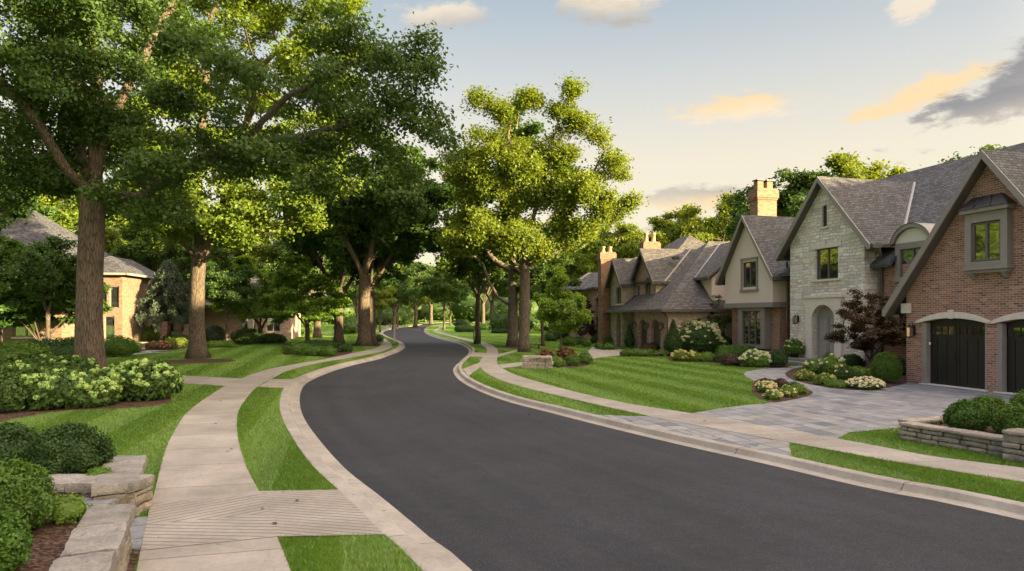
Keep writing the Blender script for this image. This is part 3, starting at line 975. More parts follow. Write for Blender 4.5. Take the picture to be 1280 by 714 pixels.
def grass():
    Ps = []
    for z0, z1, dens in ((5.4, 8.5, 6000), (8.5, 12, 3900), (12, 17, 1900), (17, 24, 900), (24, 34, 430), (34, 52, 170), (52, 80, 45)):
        w = 0.92 * z1 + 2.0
        n = int((z1 - z0) * 2 * w * dens)
        P = np.c_[rng.uniform(-w, w, n), rng.uniform(z0, z1, n)]
        P = P[np.abs(P[:, 0]) < .86 * P[:, 1] + 1.5]
        k = pip(P, LAWN_L) | pip(P, LAWN_R)
        P = P[k]
        for e in EXC + WALL_EXC:
            lo_, hi_ = e.min(0), e.max(0)
            c = (P[:, 0] > lo_[0]) & (P[:, 0] < hi_[0]) & (P[:, 1] > lo_[1]) & (P[:, 1] < hi_[1])
            if c.any():
                bad = np.zeros(len(P), bool)
                bad[c] = pip(P[c], e)
                P = P[~bad]
        Ps.append(P)
    P = np.vstack(Ps)
    n = len(P)
    dist = P[:, 1]
    w = .0031 * (np.maximum(dist, 7) / 8) ** .95 * rng.uniform(.7, 1.4, n)
    h = rng.uniform(.028, .058, n) * np.where(dist > 25, 1.15, 1)
    # the mower lays the blades over one way in one stripe and back in the next
    s_ = np.sign(np.sin((P[:, 0] * .966 + P[:, 1] * .259) * 2 * math.pi / 1.9))
    lean = np.c_[-.2588 * s_, .9659 * s_] * (h * .35)[:, None] + rng.normal(0, 1, (n, 2)) * (h * .55)[:, None]
    a = rng.uniform(0, math.pi, n)
    d = np.c_[np.cos(a), np.sin(a)] * w[:, None]
    V = np.zeros((n, 3, 3))
    V[:, 0, :2] = P - d; V[:, 1, :2] = P + d; V[:, 2, :2] = P + lean
    V[:, 2, 2] = h
    me = np_mesh('grass', V.reshape(-1, 3), np.arange(n * 3).reshape(-1, 3))
    o = link_mesh('grass', me, M['grass'])
    tag(o, 'short mown grass with pale and dark mower stripes', 'grass', kind='stuff')
    print('grass blades', n)


grass()
# ------------------------------------------------------------------ foliage
def leaf_quads(P, N, L, W, g, fold=.25):
    """one folded, pointed quad per leaf"""
    n = len(P)
    N = N / (np.linalg.norm(N, axis=1)[:, None] + 1e-9)
    r = g.normal(0, 1, (n, 3))
    A = r - N * np.sum(r * N, 1)[:, None]
    A /= np.linalg.norm(A, axis=1)[:, None] + 1e-9
    B = np.cross(N, A)
    sc = g.uniform(.65, 1.3, n)[:, None]
    l, w = L * sc / 2, W * sc / 2
    V = np.empty((n, 4, 3))
    V[:, 0] = P - A * l
    V[:, 1] = P + B * w + N * w * fold
    V[:, 2] = P + A * l - N * l * .18
    V[:, 3] = P - B * w + N * w * fold
    return V.reshape(-1, 3), np.arange(n * 4).reshape(-1, 4)


def cat(parts):
    Vs, Fs, o = [], [], 0
    for V, Fc in parts:
        Vs.append(V); Fs.append(Fc + o); o += len(V)
    return np.vstack(Vs), np.vstack(Fs)


def shape_dirs(n, g, down=-.35):
    d = g.normal(0, 1, (n, 3))
    d /= np.linalg.norm(d, axis=1)[:, None]
    d[:, 2] = np.where(d[:, 2] < down, -d[:, 2], d[:, 2])
    return d


def sup(d, p):
    return (np.abs(d) ** p).sum(1) ** (-1 / p)


def lump(d, seed, amp, freq=2.2):
    ph = np.random.default_rng(seed).uniform(0, 6.28, 9)
    x, y, z = (d * freq).T
    f = np.sin(x * 1.7 + ph[0]) * np.sin(y * 1.9 + ph[1]) + np.sin(y * 2.3 + z * 1.4 + ph[2]) * .7 + np.sin(x * 2.9 - z * 2.1 + ph[3]) * .6 + np.sin(x * 5 + y * 4 + ph[4]) * .35 + np.sin(z * 6 - y * 5 + ph[5]) * .35
    return 1 + amp * f / 2


def bush_meshes(rx, ry, h, leaf, n, seed, p=2.0, amp=.12, cone=False, freq=2.2, depth=.22, flowers=0, fr=.07, up=.35):
    g = np.random.default_rng(seed)
    def surf(d, f=1.0):
        r = sup(d, p) * lump(d, seed, amp, freq) * f
        q = d * r[:, None]
        z = .42 * h + np.where(q[:, 2] > 0, q[:, 2] * .58 * h, q[:, 2] * .42 * h)
        s_ = np.ones(len(d))
        if cone:
            s_ = np.clip(1.12 - z / h, .04, 1) ** .75 * 1.15
        return np.c_[q[:, 0] * rx * s_, q[:, 1] * ry * s_, np.maximum(z, .01)]
    d = shape_dirs(n, g, -.75)
    P = surf(d, 1) * (1 - depth * g.uniform(0, 1, n) ** 1.6)[:, None] + g.normal(0, leaf * .35, (n, 3))
    P[:, 2] = np.maximum(P[:, 2], .015)
    Nn = d * .8 + g.normal(0, .55, (n, 3)) + np.array([0, 0, up])
    parts = [leaf_quads(P, Nn, leaf, leaf * .58, g)]
    # woody heart so that nothing shines through
    a, b = 12, 9
    th = np.linspace(0, 2 * np.pi, a, endpoint=False)
    ph = np.linspace(-np.pi / 2, np.pi / 2, b)
    dd = np.array([(np.cos(p_) * np.cos(t_), np.cos(p_) * np.sin(t_), np.sin(p_)) for p_ in ph for t_ in th])
    V = surf(dd, .80)
    Fc = np.array([(i * a + k, i * a + (k + 1) % a, (i + 1) * a + (k + 1) % a, (i + 1) * a + k) for i in range(b - 1) for k in range(a)])
    parts.append((V, Fc))
    fol = np_mesh('foliage', *cat(parts))
    fl = None
    if flowers:
        d = shape_dirs(flowers, g, -.1)
        fl = (surf(d, 1.03), fr * g.uniform(.6, 1.25, flowers), g.uniform(0, 6.28, flowers))
    return fol, fl


HEADS = {}


def head_mesh(k, seed=0):
    g = np.random.default_rng(seed + k)
    q = shape_dirs(k, g, -2)
    return leaf_quads(q * np.array([1, 1, .72]), q + g.normal(0, .25, q.shape), .75 if k > 20 else 1.25, .65 if k > 20 else 1.05, g, .1)


def add_flowers(fl, colour, fr, parent, dz=0.0):
    """flower heads: each a part of its own unless they are a mere sprinkle of tiny blossoms"""
    C, Rr, A = fl
    k = 44 if fr > .05 else 7
    if len(C) <= 60 and fr >= .05:
        for n_, (c, r, a) in enumerate(zip(C, Rr, A)):
            key = (colour, k, n_ % 3)
            if key not in HEADS:
                HEADS[key] = np_mesh('flower_head', *head_mesh(k, n_ % 3))
            o = link_mesh('flower_head', HEADS[key], PETAL[colour], parent)
            o.location = (c[0], c[1], c[2] + dz); o.scale = (r, r, r); o.rotation_euler = (0, 0, a)
        return
    ps = []
    for n_, (c, r) in enumerate(zip(C, Rr)):
        V, Fc = head_mesh(k, n_)
        ps.append((V * r + c + np.array([0, 0, dz]), Fc))
    o = link_mesh('flowers', np_mesh('flowers', *cat(ps)), PETAL[colour], parent)
    o['kind'] = 'stuff'


BN = [0]


def bush(name, label, base, w, h, leafmat, dw=None, leaf=.07, n=None, z0=0.0, group=None, flower=None, nf=0, fr=.07, cat_='bush', rz=0.0, **kw):
    """shrub standing at base (x, y), w wide and h high"""
    BN[0] += 1
    rx, ry = w / 2, (dw or w) / 2
    area = 2 * math.pi * ((rx + ry) / 2) * (h + (rx + ry) / 2) / 2 + 1e-3
    if n is None:
        n = int(np.clip(area / (leaf * leaf * .29) * 1.5, 250, 14000))
    fol, fl = bush_meshes(rx, ry, h, leaf, n, 100 + BN[0], flowers=nf, fr=fr, **kw)
    t = thing(name, label, cat_, (base[0], base[1], z0), rz, group)
    link_mesh('foliage', fol, LEAF[leafmat], t)
    if fl:
        add_flowers(fl, flower, fr, t)
    return t


def bpx(name, label, px, py, wpx, hpx, leafmat, z0=0.0, dep=None, **kw):
    """the same with the size it shows in the photograph; py is the foot"""
    x, y = gp(px, py, z0)
    s_ = y / F
    w = wpx * s_
    dw = w * (dep or 1.0)
    y += dw * .4
    x = (px - 640) / F * y
    kw.setdefault('leaf', max(.045, min(.13, 2.3 * s_)))
    return bush(name, label, (x, y), w * 1.02, hpx * s_ * 1.0, leafmat, dw=dw, z0=z0, **kw)


# ------------------------------------------------------------------ trees
def grow(lobes, limbs, seed, n_attr=1600, step=.5, kill=.9, infl=5.0, clump=.9, trop=.05, maxit=160):
    """space colonisation; limbs are polylines (first one the trunk), the others start on an earlier node"""
    g = np.random.default_rng(seed)
    N, par = [], []
    for li, L in enumerate(limbs):
        pts = [np.array(p, float) for p in L]
        if li == 0:
            N.append(pts[0]); par.append(-1); cur = 0
        else:
            A = np.array(N)
            cur = int(np.argmin(((A - pts[0]) ** 2).sum(1)))
        for p0, p1 in zip(pts[:-1] if li == 0 else [N[cur]] + pts[1:-1], pts[1:]):
            k = max(1, int(np.linalg.norm(p1 - p0) / step))
            for i in range(1, k + 1):
                q = p0 + (p1 - p0) * i / k + (g.normal(0, .035 * step, 3) if li else 0)
                N.append(q); par.append(cur); cur = len(N) - 1
    tot = sum(l[3] * l[4] * l[5] for l in lobes)
    AT = []
    for (cx, cy, cz, rx, ry, rz) in lobes:
        m = int(n_attr * rx * ry * rz / tot)
        ncl = max(4, int(rx * ry * rz / clump ** 3 * .30))
        d = shape_dirs(ncl, g, -2) * (g.uniform(.12, 1, ncl) ** .45)[:, None]
        C = d * np.array([rx, ry, rz]) + np.array([cx, cy, cz])
        P = C[g.integers(0, ncl, m)] + g.normal(0, clump * .42, (m, 3)) * np.array([1, 1, .8])
        AT.append(P)
    AT = np.vstack(AT)
    NA = np.array(N)
    n0 = len(N)
    dist = np.full(len(AT), 1e9); idx = np.zeros(len(AT), int)
    for c in range(0, len(NA), 256):
        D = ((AT[:, None] - NA[None, c:c + 256]) ** 2).sum(2)
        j = D.argmin(1); dm = D[np.arange(len(AT)), j]
        k = dm < dist
        dist[k] = dm[k]; idx[k] = j[k] + c
    alive = dist > kill ** 2
    nodes = list(NA)
    for it in range(maxit):
        act = alive & (dist < (infl * 3 if it < 40 else infl) ** 2)
        if not act.any(): break
        ids = idx[act]
        A = AT[act]
        NA = np.array(nodes)
        dv = A - NA[ids]
        dv /= np.linalg.norm(dv, axis=1)[:, None] + 1e-9
        uq, inv = np.unique(ids, return_inverse=True)
        sm = np.zeros((len(uq), 3))
        np.add.at(sm, inv, dv)
        sm += g.normal(0, .12, sm.shape) + np.array([0, 0, trop])
        ln = np.linalg.norm(sm, axis=1)[:, None]
        new = NA[uq] + sm / (ln + 1e-9) * step
        # do not grow twice to the same place
        b0 = len(nodes)
        keep = []
        for q, pnt, u in zip(range(len(uq)), new, uq):
            nodes.append(pnt); par.append(int(u))
        NW = np.array(nodes[b0:])
        D = ((AT[:, None] - NW[None]) ** 2).sum(2) if len(NW) * len(AT) < 4e7 else None
        if D is None: break
        j = D.argmin(1); dm = D[np.arange(len(AT)), j]
        k = dm < dist
        if not (k & act).any(): break
        dist[k] = dm[k]; idx[k] = j[k] + b0
        alive &= dist > kill ** 2
    return np.array(nodes), np.array(par), n0


def wood_and_leaves(nodes, par, R0, leafL, n_leaf, seed, tip=.012, min_r=.012, spread=.5, flat=.7, thin=14, flare=.55, flare_h=.45, fork_z=3.0, ragged=0.0, droop=0.0, up=.6):
    g = np.random.default_rng(seed + 5)
    n = len(nodes)
    kids = [[] for _ in range(n)]
    for i in range(1, n):
        kids[par[i]].append(i)
    cnt = np.ones(n); rr = np.zeros(n); e = 2.25
    for i in range(n - 1, -1, -1):
        rr[i] = max(tip, sum(rr[k] ** e for k in kids[i]) ** (1 / e)) if kids[i] else tip
        cnt[i] += sum(cnt[k] for k in kids[i])
    # nodes are in growth order, so parents come first and the sums above are complete
    k_ = (R0 - tip) / max(rr[0] - tip, 1e-6)
    rad = tip + (rr - tip) * k_
    z = nodes[:, 2]
    low = np.array([True] * n)
    rad = rad * (1 + flare * np.exp(-np.maximum(z, 0) / flare_h) * (rad > R0 * .6))
    mb = MB()
    order = [(0, None)]
    while order:
        st, pa = order.pop()
        ch = [pa] if pa is not None else []
        cur = st
        while True:
            ch.append(cur)
            if not kids[cur]: break
            ks = sorted(kids[cur], key=lambda q: -cnt[q])
            for q in ks[1:]:
                if rad[q] >= min_r: order.append((q, cur))
            if rad[ks[0]] < min_r: break
            cur = ks[0]
        if len(ch) < 2: continue
        r = [rad[i] for i in ch]
        if pa is not None: r[0] = min(r[0], r[1] * 1.25)
        big = max(r[:2])
        sides = 16 if big > .3 else 10 if big > .12 else 6 if big > .05 else 4
        P = [Vector(nodes[i]) for i in ch]
        if big > .3:
            # uneven bole
            mbb = MB(); mbb.tube(P, r, sides)
            for q in range(len(mbb.v)):
                v = Vector(mbb.v[q]); ax = P[min(q // sides, len(P) - 1)]
                dv = v - ax
                a = math.atan2(dv.y, dv.x)
                f = 1 + .05 * noise.noise(v * 1.3) + (.16 * math.sin(a * 5 + seed) * math.exp(-max(v.z, 0) / .5))
                mbb.v[q] = tuple(ax + dv * f)
            mb.add(mbb.v, mbb.f, True)
        else:
            mb.tube(P, r, sides)
    # leaves on the fine twigs
    ok = np.where((cnt <= thin) & (z > fork_z))[0]
    per = np.maximum(.25, 1 / np.sqrt(cnt[ok]))
    wgt = per * (np.exp(g.normal(0, ragged, len(ok))) if ragged else 1)
    pick = g.choice(ok, n_leaf, p=wgt / wgt.sum())
    off = g.normal(0, 1, (n_leaf, 3)) * np.array([spread, spread, spread * flat]) * .55
    P = nodes[pick] + off
    P[:, 2] -= droop * np.abs(off[:, :2]).sum(1)
    c = nodes[ok].mean(0)
    N_ = g.normal(0, .55, (n_leaf, 3)) + np.array([0, 0, up]) + .35 * (P - c) / (np.linalg.norm(P - c, axis=1)[:, None] + 1e-6)
    V, Fc = leaf_quads(P, N_, leafL, leafL * .66, g)
    return mb, np_mesh('crown', V, Fc)


def tree(name, label, base, lobes, limbs, seed, R0, leafL, n_leaf, leafmat, bark='bark', cat_='tree', group=None, gk=None, **kw):
    nodes, par, n0 = grow(lobes, limbs, seed, **(gk or {}))
    mb, crown = wood_and_leaves(nodes, par, R0, leafL, n_leaf, seed, **kw)
    t = thing(name, label, cat_, (base[0], base[1], 0), 0, group)
    mb.build('trunk', M[bark], t)
    link_mesh('crown', crown, LEAF[leafmat], t)
    print(name, 'nodes', len(nodes))
    return t


def tree_copy(src, label, base, sc=1.0, rz=0.0, group=None, crown_mat=None, sz=None):
    t = src.copy()
    COL.objects.link(t)
    t.location = (base[0], base[1], 0)
    t.rotation_euler = (0, 0, rz)
    t.scale = (sc, sc, sz or sc)
    t['label'] = label
    if group: t['group'] = group
    elif 'group' in t.keys(): del t['group']
    for ch in list(src.children):
        c = ch.copy(); COL.objects.link(c); c.parent = t
        if crown_mat and c.name.startswith('crown'):
            c.material_slots[0].link = 'OBJECT'
            c.material_slots[0].material = LEAF[crown_mat]
    return t

# ------------------------------------------------------------------ house pieces (house frame: front towards -y, x to the right seen from the street)
def window(par, x0, x1, z0, z1, y, cols=2, transom=None, fw=.055, label=None, set_back=.09, head=None, glass='glass', fm='frame', rows=1):
    """sash set into an opening: frame with mullions, pane behind; head = (spring, crown) for a curved top"""
    f = MB()
    yo, yi = y + set_back, y + set_back + .07
    if head:
        o = arch_poly(x0, x1, z0, head[0], head[1]); i_ = arch_poly(x0 + fw, x1 - fw, z0 + fw, head[0], head[1] - fw)
        n = len(o)
        f.add([(p[0], yo, p[1]) for p in o] + [(p[0], yo, p[1]) for p in i_] + [(p[0], yi, p[1]) for p in i_],
              [(k, (k + 1) % n, n + (k + 1) % n, n + k) for k in range(n)] + [(n + k, n + (k + 1) % n, 2 * n + (k + 1) % n, 2 * n + k) for k in range(n)])
        zt = head[0]
    else:
        f.box(x0, x0 + fw, yo, yi, z0, z1); f.box(x1 - fw, x1, yo, yi, z0, z1)
        f.box(x0 + fw, x1 - fw, yo, yi, z0, z0 + fw); f.box(x0 + fw, x1 - fw, yo, yi, z1 - fw, z1)
        zt = z1 - fw
    for c in range(1, cols):
        xc = x0 + (x1 - x0) * c / cols
        f.box(xc - fw * .7, xc + fw * .7, yo - .004, yi, z0 + fw, (head[1] - fw if head and cols == 2 else zt))
    if transom:
        f.box(x0 + fw, x1 - fw, yo - .008, yi, transom - fw * .7, transom + fw * .7)
    for r_ in range(1, rows):
        zc = z0 + (z1 - z0) * r_ / rows
        f.box(x0 + fw, x1 - fw, yo + .02, yi, zc - .012, zc + .012)
    w = f.build('window', M[fm], par)
    if label: w['label'] = label
    g = MB()
    gp_ = arch_poly(x0 + .02, x1 - .02, z0 + .02, head[0], head[1] - .02) if head else rect(x0 + .02, x1 - .02, z0 + .02, z1 - .02)
    g.add([(p[0], yo + .045, p[1]) for p in gp_], [tuple(range(len(gp_)))])
    g.build('pane', M[glass], w)
    return w


def gable_ridge_y(mb, xc, half, zr, slope, y0, y1, th=.16):
    """roof of two slopes with its ridge running back from the street"""
    ze = zr - slope * half
    mb.prism([(xc - half, ze), (xc, zr), (xc + half, ze), (xc + half, ze - th), (xc, zr - th * 1.3), (xc - half, ze - th)], y0, y1, 'y')


def rake(mb, xc, half, zr, slope, y, w=.30, th=.05):
    """barge boards under the roof edge of a gable"""
    ze = zr - slope * half
    q = w * 1.25
    mb.prism([(xc - half - .02, ze - .02), (xc, zr - .02), (xc + half + .02, ze - .02), (xc + half + .02, ze - q), (xc + half - .10, ze - q), (xc, zr - q - w * .35), (xc - half + .10, ze - q), (xc - half - .02, ze - q)], y - th, y, 'y')


def chimney(par, x0, x1, y0, y1, zb, zt, mat, pots=2, pot_h=.6, pot_mat='clay', metal=False, along='x'):
    m = MB()
    m.box(x0, x1, y0, y1, zb, zt - .75)
    m.box(x0 - .05, x1 + .05, y0 - .05, y1 + .05, zt - .75, zt - .62)
    m.box(x0 - .10, x1 + .10, y0 - .10, y1 + .10, zt - .62, zt - .12)
    m.box(x0 - .04, x1 + .04, y0 - .04, y1 + .04, zt - .12, zt)
    c = m.build('chimney', M[mat], par)
    for k in range(pots):
        f = (k + .5) / pots
        px, py = ((x0 + (x1 - x0) * f, (y0 + y1) / 2) if along == 'x' else ((x0 + x1) / 2, y0 + (y1 - y0) * f))
        q = MB()
        if metal:
            b = .22
            q.box(px - b, px + b, py - b, py + b, zt, zt + pot_h * .8)
            q.build('flue', M[mat], c)
            q2 = MB(); q2.box(px - b - .07, px + b + .07, py - b - .07, py + b + .07, zt + pot_h * .88, zt + pot_h)
            q2.box(px - b + .05, px + b - .05, py - b + .05, py + b - .05, zt + pot_h * .8, zt + pot_h * .88)
            q2.build('chimney_cap', M['iron'], c)
        else:
            q.lathe([(.20, 0), (.22, .06), (.17, .10), (.15, pot_h * .8), (.20, pot_h * .84), (.20, pot_h), (.13, pot_h), (.12, pot_h * .6)], 14, (px, py, zt))
            q.build('chimney_pot', M[pot_mat], c)
    return c


def lantern(par, x, y, z):
    """wall lantern in black iron, its back on the wall plane y"""
    m = MB()
    m.box(x - .06, x + .06, y - .03, y, z + .05, z + .40)
    m.tube([(x, y - .02, z + .36), (x, y - .10, z + .50), (x, y - .20, z + .48), (x, y - .21, z + .40)], .014, 6)
    yc = y - .21
    m.lathe([(.02, .44), (.05, .40), (.13, .34), (.135, .32)], 4, (x, yc, z))
    for sx in (-1, 1):
        for sy in (-1, 1):
            m.tube([(x + sx * .075, yc + sy * .075, z - .02), (x + sx * .092, yc + sy * .092, z + .33)], .011, 5)
    m.box(x - .085, x + .085, yc - .085, yc + .085, z - .045, z - .015)
    m.tube([(x, yc, z - .045), (x, yc, z - .10)], [.03, .008], 6)
    l = m.build('lantern', M['iron'], par)
    g = MB(); g.prism([(x - .07, yc - .07), (x + .07, yc - .07), (x + .07, yc + .07), (x - .07, yc + .07)], z - .012, z + .315, 'z')
    g.build('lantern_glass', M['lamp_glass'], l)
    return l


def stone_arch(mb, x0, x1, zs, zt, th, y0, y1, key=True):
    """flat curved lintel over an opening"""
    i_ = arch_poly(x0, x1, zs, zs, zt)[1:-1]
    o = arch_poly(x0 - .18, x1 + .18, zs + .02, zs + .02, zt + th)[1:-1]
    n = len(i_)
    V = [(p[0], y0, p[1]) for p in i_] + [(p[0], y0, p[1]) for p in o] + [(p[0], y1, p[1]) for p in i_] + [(p[0], y1, p[1]) for p in o]
    Fc = []
    for k in range(n - 1):
        Fc += [(k, k + 1, n + k + 1, n + k), (2 * n + k, 3 * n + k, 3 * n + k + 1, 2 * n + k + 1), (k, 2 * n + k, 2 * n + k + 1, k + 1), (n + k, n + k + 1, 3 * n + k + 1, 3 * n + k)]
    Fc += [(0, n, 3 * n, 2 * n), (n - 1, 3 * n - 1, 4 * n - 1, 2 * n - 1)]
    mb.add(V, Fc)
    if key:
        xc = (x0 + x1) / 2
        mb.prism([(xc - .07, zt - .012), (xc + .07, zt - .012), (xc + .10, zt + th + .07), (xc - .10, zt + th + .07)], y0 - .03, y0 + .01, 'y')


# ------------------------------------------------------------------ the brick and limestone house on the right
H1O = gp(1133, 477.6)
H1 = thing('brick_house', 'large red brick and pale split stone house with steep grey gables and black garage doors', 'house', (*H1O, 0), R(-75))


def build_h1():
    h = H1
    # garage wing
    gx, gs, ga = 3.3, 1.325, 7.95
    W = MB()
    gd = [arch_poly(.70, 3.12, 0.0, 2.24, 2.42), arch_poly(3.47, 5.89, 0.0, 2.24, 2.42)]
    hw = 3.3
    def zr(x): return ga - gs * abs(x - gx) - .2
    wall_face(W, [(0, -.05), (0, zr(0)), (gx, zr(gx)), (6.6, zr(6.6)), (6.6, -.05)], gd + [rect(2.76, 3.76, 4.30, 5.60)], 0, .28)
    W.add([(0, 0, -.05), (0, 4.2, -.05), (0, 4.2, zr(0)), (0, 0, zr(0))], [(0, 1, 2, 3)])
    W.add([(6.6, 0, -.05), (6.6, 9, -.05), (6.6, 9, zr(0)), (6.6, 0, zr(0))], [(0, 1, 2, 3)])
    # main wing and the recess beside the stone gable
    wall_face(W, [(-5.3, -.05), (-5.3, 4.85), (.1, 4.85), (.1, -.05)], [rect(-2.25, -.6, .95, 3.35)], 4.0, .25)
    W.add([(.1, 4.0, 2.4), (.1, 4.0, 4.85), (6.55, 4.0, 4.85), (6.55, 4.0, 2.4)], [(0, 1, 2, 3)])
    wall_face(W, [(-12.2, -.05), (-12.2, 5.0), (-10.4, 5.0), (-10.4, -.05)], [rect(-11.55, -11.2, 2.7, 5.0 - .3)], 4.3, .2)
    W.prism([(4.4, -.05), (4.4, 5.0), (10, 10.2), (15.8, 5.0), (15.8, -.05)], -12.2, -12.0, 'x')
    W.prism([(4.4, -.05), (4.4, 5.0), (10, 10.2), (15.8, 5.0), (15.8, -.05)], 14.8, 15.0, 'x')
    W.add([(6.6, 4.05, -.05), (6.6, 4.05, 4.9), (15, 4.05, 4.9), (15, 4.05, -.05)], [(0, 1, 2, 3)])
    W.add([(-17, 15.8, -.05), (-17, 15.8, 5), (15, 15.8, 5), (15, 15.8, -.05)], [(0, 1, 2, 3)])
    # lower floor under the stucco gable
    wall_face(W, [(-17, -.05), (-17, 3.05), (-12.35, 3.05), (-12.35, -.05)], [rect(-15.45, -13.3, .72, 2.82)], 3.95, .2)
    W.add([(-12.35, 3.95, -.05), (-12.35, 4.4, -.05), (-12.35, 4.4, 3.05), (-12.35, 3.95, 3.05)], [(0, 1, 2, 3)])
    W.add([(-17, 3.95, -.05), (-17, 13, -.05), (-17, 13, 3.2), (-17, 3.95, 3.2)], [(0, 1, 2, 3)])
    W.build('wall', M['brick'], h)
    # stone gable
    sx, ss, sa = -7.92, 1.15, 9.62
    def zs(x): return sa - ss * abs(x - sx) - .2
    G = MB()
    wall_face(G, [(-10.5, -.05), (-10.5, zs(-10.5)), (sx, zs(sx)), (-5.34, zs(-5.34)), (-5.34, -.05)],
              [arch_poly(-8.72, -7.12, .30, 2.45, 3.08), rect(-8.58, -7.0, 4.37, 5.95), rect(-8.08, -7.76, 7.05, 8.15)], 3.2, .32)
    G.add([(-5.34, 3.2, -.05), (-5.34, 4.1, -.05), (-5.34, 4.1, zs(-5.34)), (-5.34, 3.2, zs(-5.34))], [(0, 1, 2, 3)])
    G.add([(-10.5, 3.2, -.05), (-10.5, 4.4, -.05), (-10.5, 4.4, zs(-10.5)), (-10.5, 3.2, zs(-10.5))], [(0, 1, 2, 3)])
    o = G.build('stone_gable', M['ashlar'], h); o['label'] = 'pale split stone entrance gable'
    # stucco gable, jettied over the brick
    tx, ts, ta = -14.6, 1.38, 8.68
    def zt(x): return ta - ts * abs(x - tx) - .2
    T = MB()
    wall_face(T, [(-16.95, 3.02), (-16.95, zt(-16.95)), (tx, zt(tx)), (-12.25, zt(-12.25)), (-12.25, 3.02)], [rect(-15.1, -13.72, 4.25, 5.80)], 3.4, .2)
    T.add([(-12.25, 3.4, 3.02), (-12.25, 4.6, 3.02), (-12.25, 4.6, zt(-12.25)), (-12.25, 3.4, zt(-12.25))], [(0, 1, 2, 3)])
    T.add([(-16.95, 3.4, 3.02), (-16.95, 12, 3.02), (-16.95, 12, zt(-16.95)), (-16.95, 3.4, zt(-16.95))], [(0, 1, 2, 3)])
    T.add([(-16.95, 3.4, 3.02), (-12.25, 3.4, 3.02), (-12.25, 4.3, 3.02), (-16.95, 4.3, 3.02)], [(0, 1, 2, 3)])
    o = T.build('stucco_gable', M['stucco'], h); o['label'] = 'smooth beige stucco gable'
    B = MB()
    B.box(-17.02, -12.18, 3.33, 3.398, 3.0, 3.30); B.box(-12.248, -12.18, 3.40, 4.45, 3.0, 3.30)
    B.build('belt_board', M['trim'], h, .01)

    # roofs
    Rf = MB()
    gable_ridge_y(Rf, gx, 3.95, ga, gs, -.42, 7.2)
    gable_ridge_y(Rf, sx, 3.30, sa, ss, 2.80, 9.3)
    gable_ridge_y(Rf, tx, 2.85, ta, ts, 3.02, 12)
    # main roof: front slope z = 4.95 + .87 (y - 3.55)
    k = .87
    def zm(y): return 4.95 + k * (y - 3.55)
    yr = 10.0
    th = .16
    zb = zm(yr)
    for (xa, xb, ys) in ((-12.35, -4.20, 3.50), (-4.20, -2.55, 4.30), (-2.55, 15.3, 3.50)):          # the eave stops at the wall dormer
        Rf.prism([(ys, zm(ys)), (yr, zb), (16.4, zm(3.6)), (16.4, zm(3.6) - th), (yr, zb - th * 1.4), (ys, zm(ys) - th)], xa, xb, 'x')
    Rf.build('roof', M['shingle'], h)
    # ridge caps and valley flashings
    # right valley of the stone gable: zm(y) = sa - ss (x - sx)
    def val(xc, s_, a_, x, sgn):
        z = a_ - s_ * abs(x - xc)
        return Vector((x, 3.55 + (z - 4.95) / k, z + .02))
    def flash(p, q, w=.16):
        d = (q - p).normalized(); u = d.cross(Vector((0, 0, 1))).normalized() * w / 2
        n_ = Vector((0, 0, .03))
        Vf = MB(); Vf.add([p - u, p + u, p + n_ * 1.6, q - u, q + u, q + n_ * 1.6], [(0, 2, 5, 3), (2, 1, 4, 5)]); Vf.build('valley_flashing', M['flash'], h)
    flash(val(sx, ss, sa, sx + .02, 1), val(sx, ss, sa, sx + 3.30, 1), .24)
    flash(val(gx, gs, ga, gx - .02, 1), val(gx, gs, ga, gx - 2.2, 1), .22)

    # barge boards, gutters, soffits
    for q in ((gx, 3.95, ga, gs, -.42, .19), (sx, 3.30, sa, ss, 2.80, .19), (tx, 2.85, ta, ts, 3.02, .18)):
        Bg = MB(); rake(Bg, *q); Bg.build('barge_board', M['trim'], h)
    def soffit(xc, half, zr_, s_, y0, y1, th_=.05, drop=.20):
        ze = zr_ - s_ * half
        Sf = MB()
        Sf.prism([(xc - half + .04, ze - drop), (xc, zr_ - drop), (xc + half - .04, ze - drop), (xc + half - .04, ze - drop - th_), (xc, zr_ - drop - th_), (xc - half + .04, ze - drop - th_)], y0, y1, 'y')
        Sf.build('soffit', M['trim_dark'], h)
    soffit(gx, 3.95, ga, gs, -.415, -.004); soffit(sx, 3.30, sa, ss, 2.805, 3.196); soffit(tx, 2.85, ta, ts, 3.025, 3.396)
    def gut(x0, x1, y0, y1, z):
        Gt = MB()
        Gt.box(x0, x1, y0, y1, z - .13, z + .01)
        Gt.box(x0, x1, y0 + .02 if y1 - y0 < 1 else y0, y1 - .02 if x1 - x0 < 1 else y1, z - .20, z - .13)
        Gt.build('gutter', M['trim_dark'], h)
    gut(-2.42, -.68, 3.36, 3.52, zm(3.50) - .02)                                    # main eave
    zE = sa - ss * 3.30
    gut(-4.62 - .02, -4.46, 2.85, 3.32, zE - .02)
    gut(-11.36, -11.2, 2.85, 4.3, zE - .02)
    zE2 = ta - ts * 2.85
    gut(-11.78, -11.62, 3.06, 4.3, zE2 - .02)
    gut(-17.62, -17.46, 3.06, 9.0, zE2 - .02)
    gut(7.25, 7.42, -.38, 3.5, ga - gs * 3.95)
    gut(7.5, 15.2, 3.36, 3.52, zm(3.50) - .02)
    for pts in ([(-4.62, 3.30, zE - .2), (-4.75, 3.55, zE - .5), (-5.05, 3.86, zE - .75), (-5.05, 3.90, zE - 1.0), (-5.05, 3.90, .1)],
                [(-11.42, 3.7, zE - .25), (-11.75, 4.0, zE - .6), (-11.95, 4.20, zE - .9), (-11.95, 4.20, .1)]):
        d = MB(); d.tube(pts, .06, 8); d.build('downspout', M['trim_dark'], h)

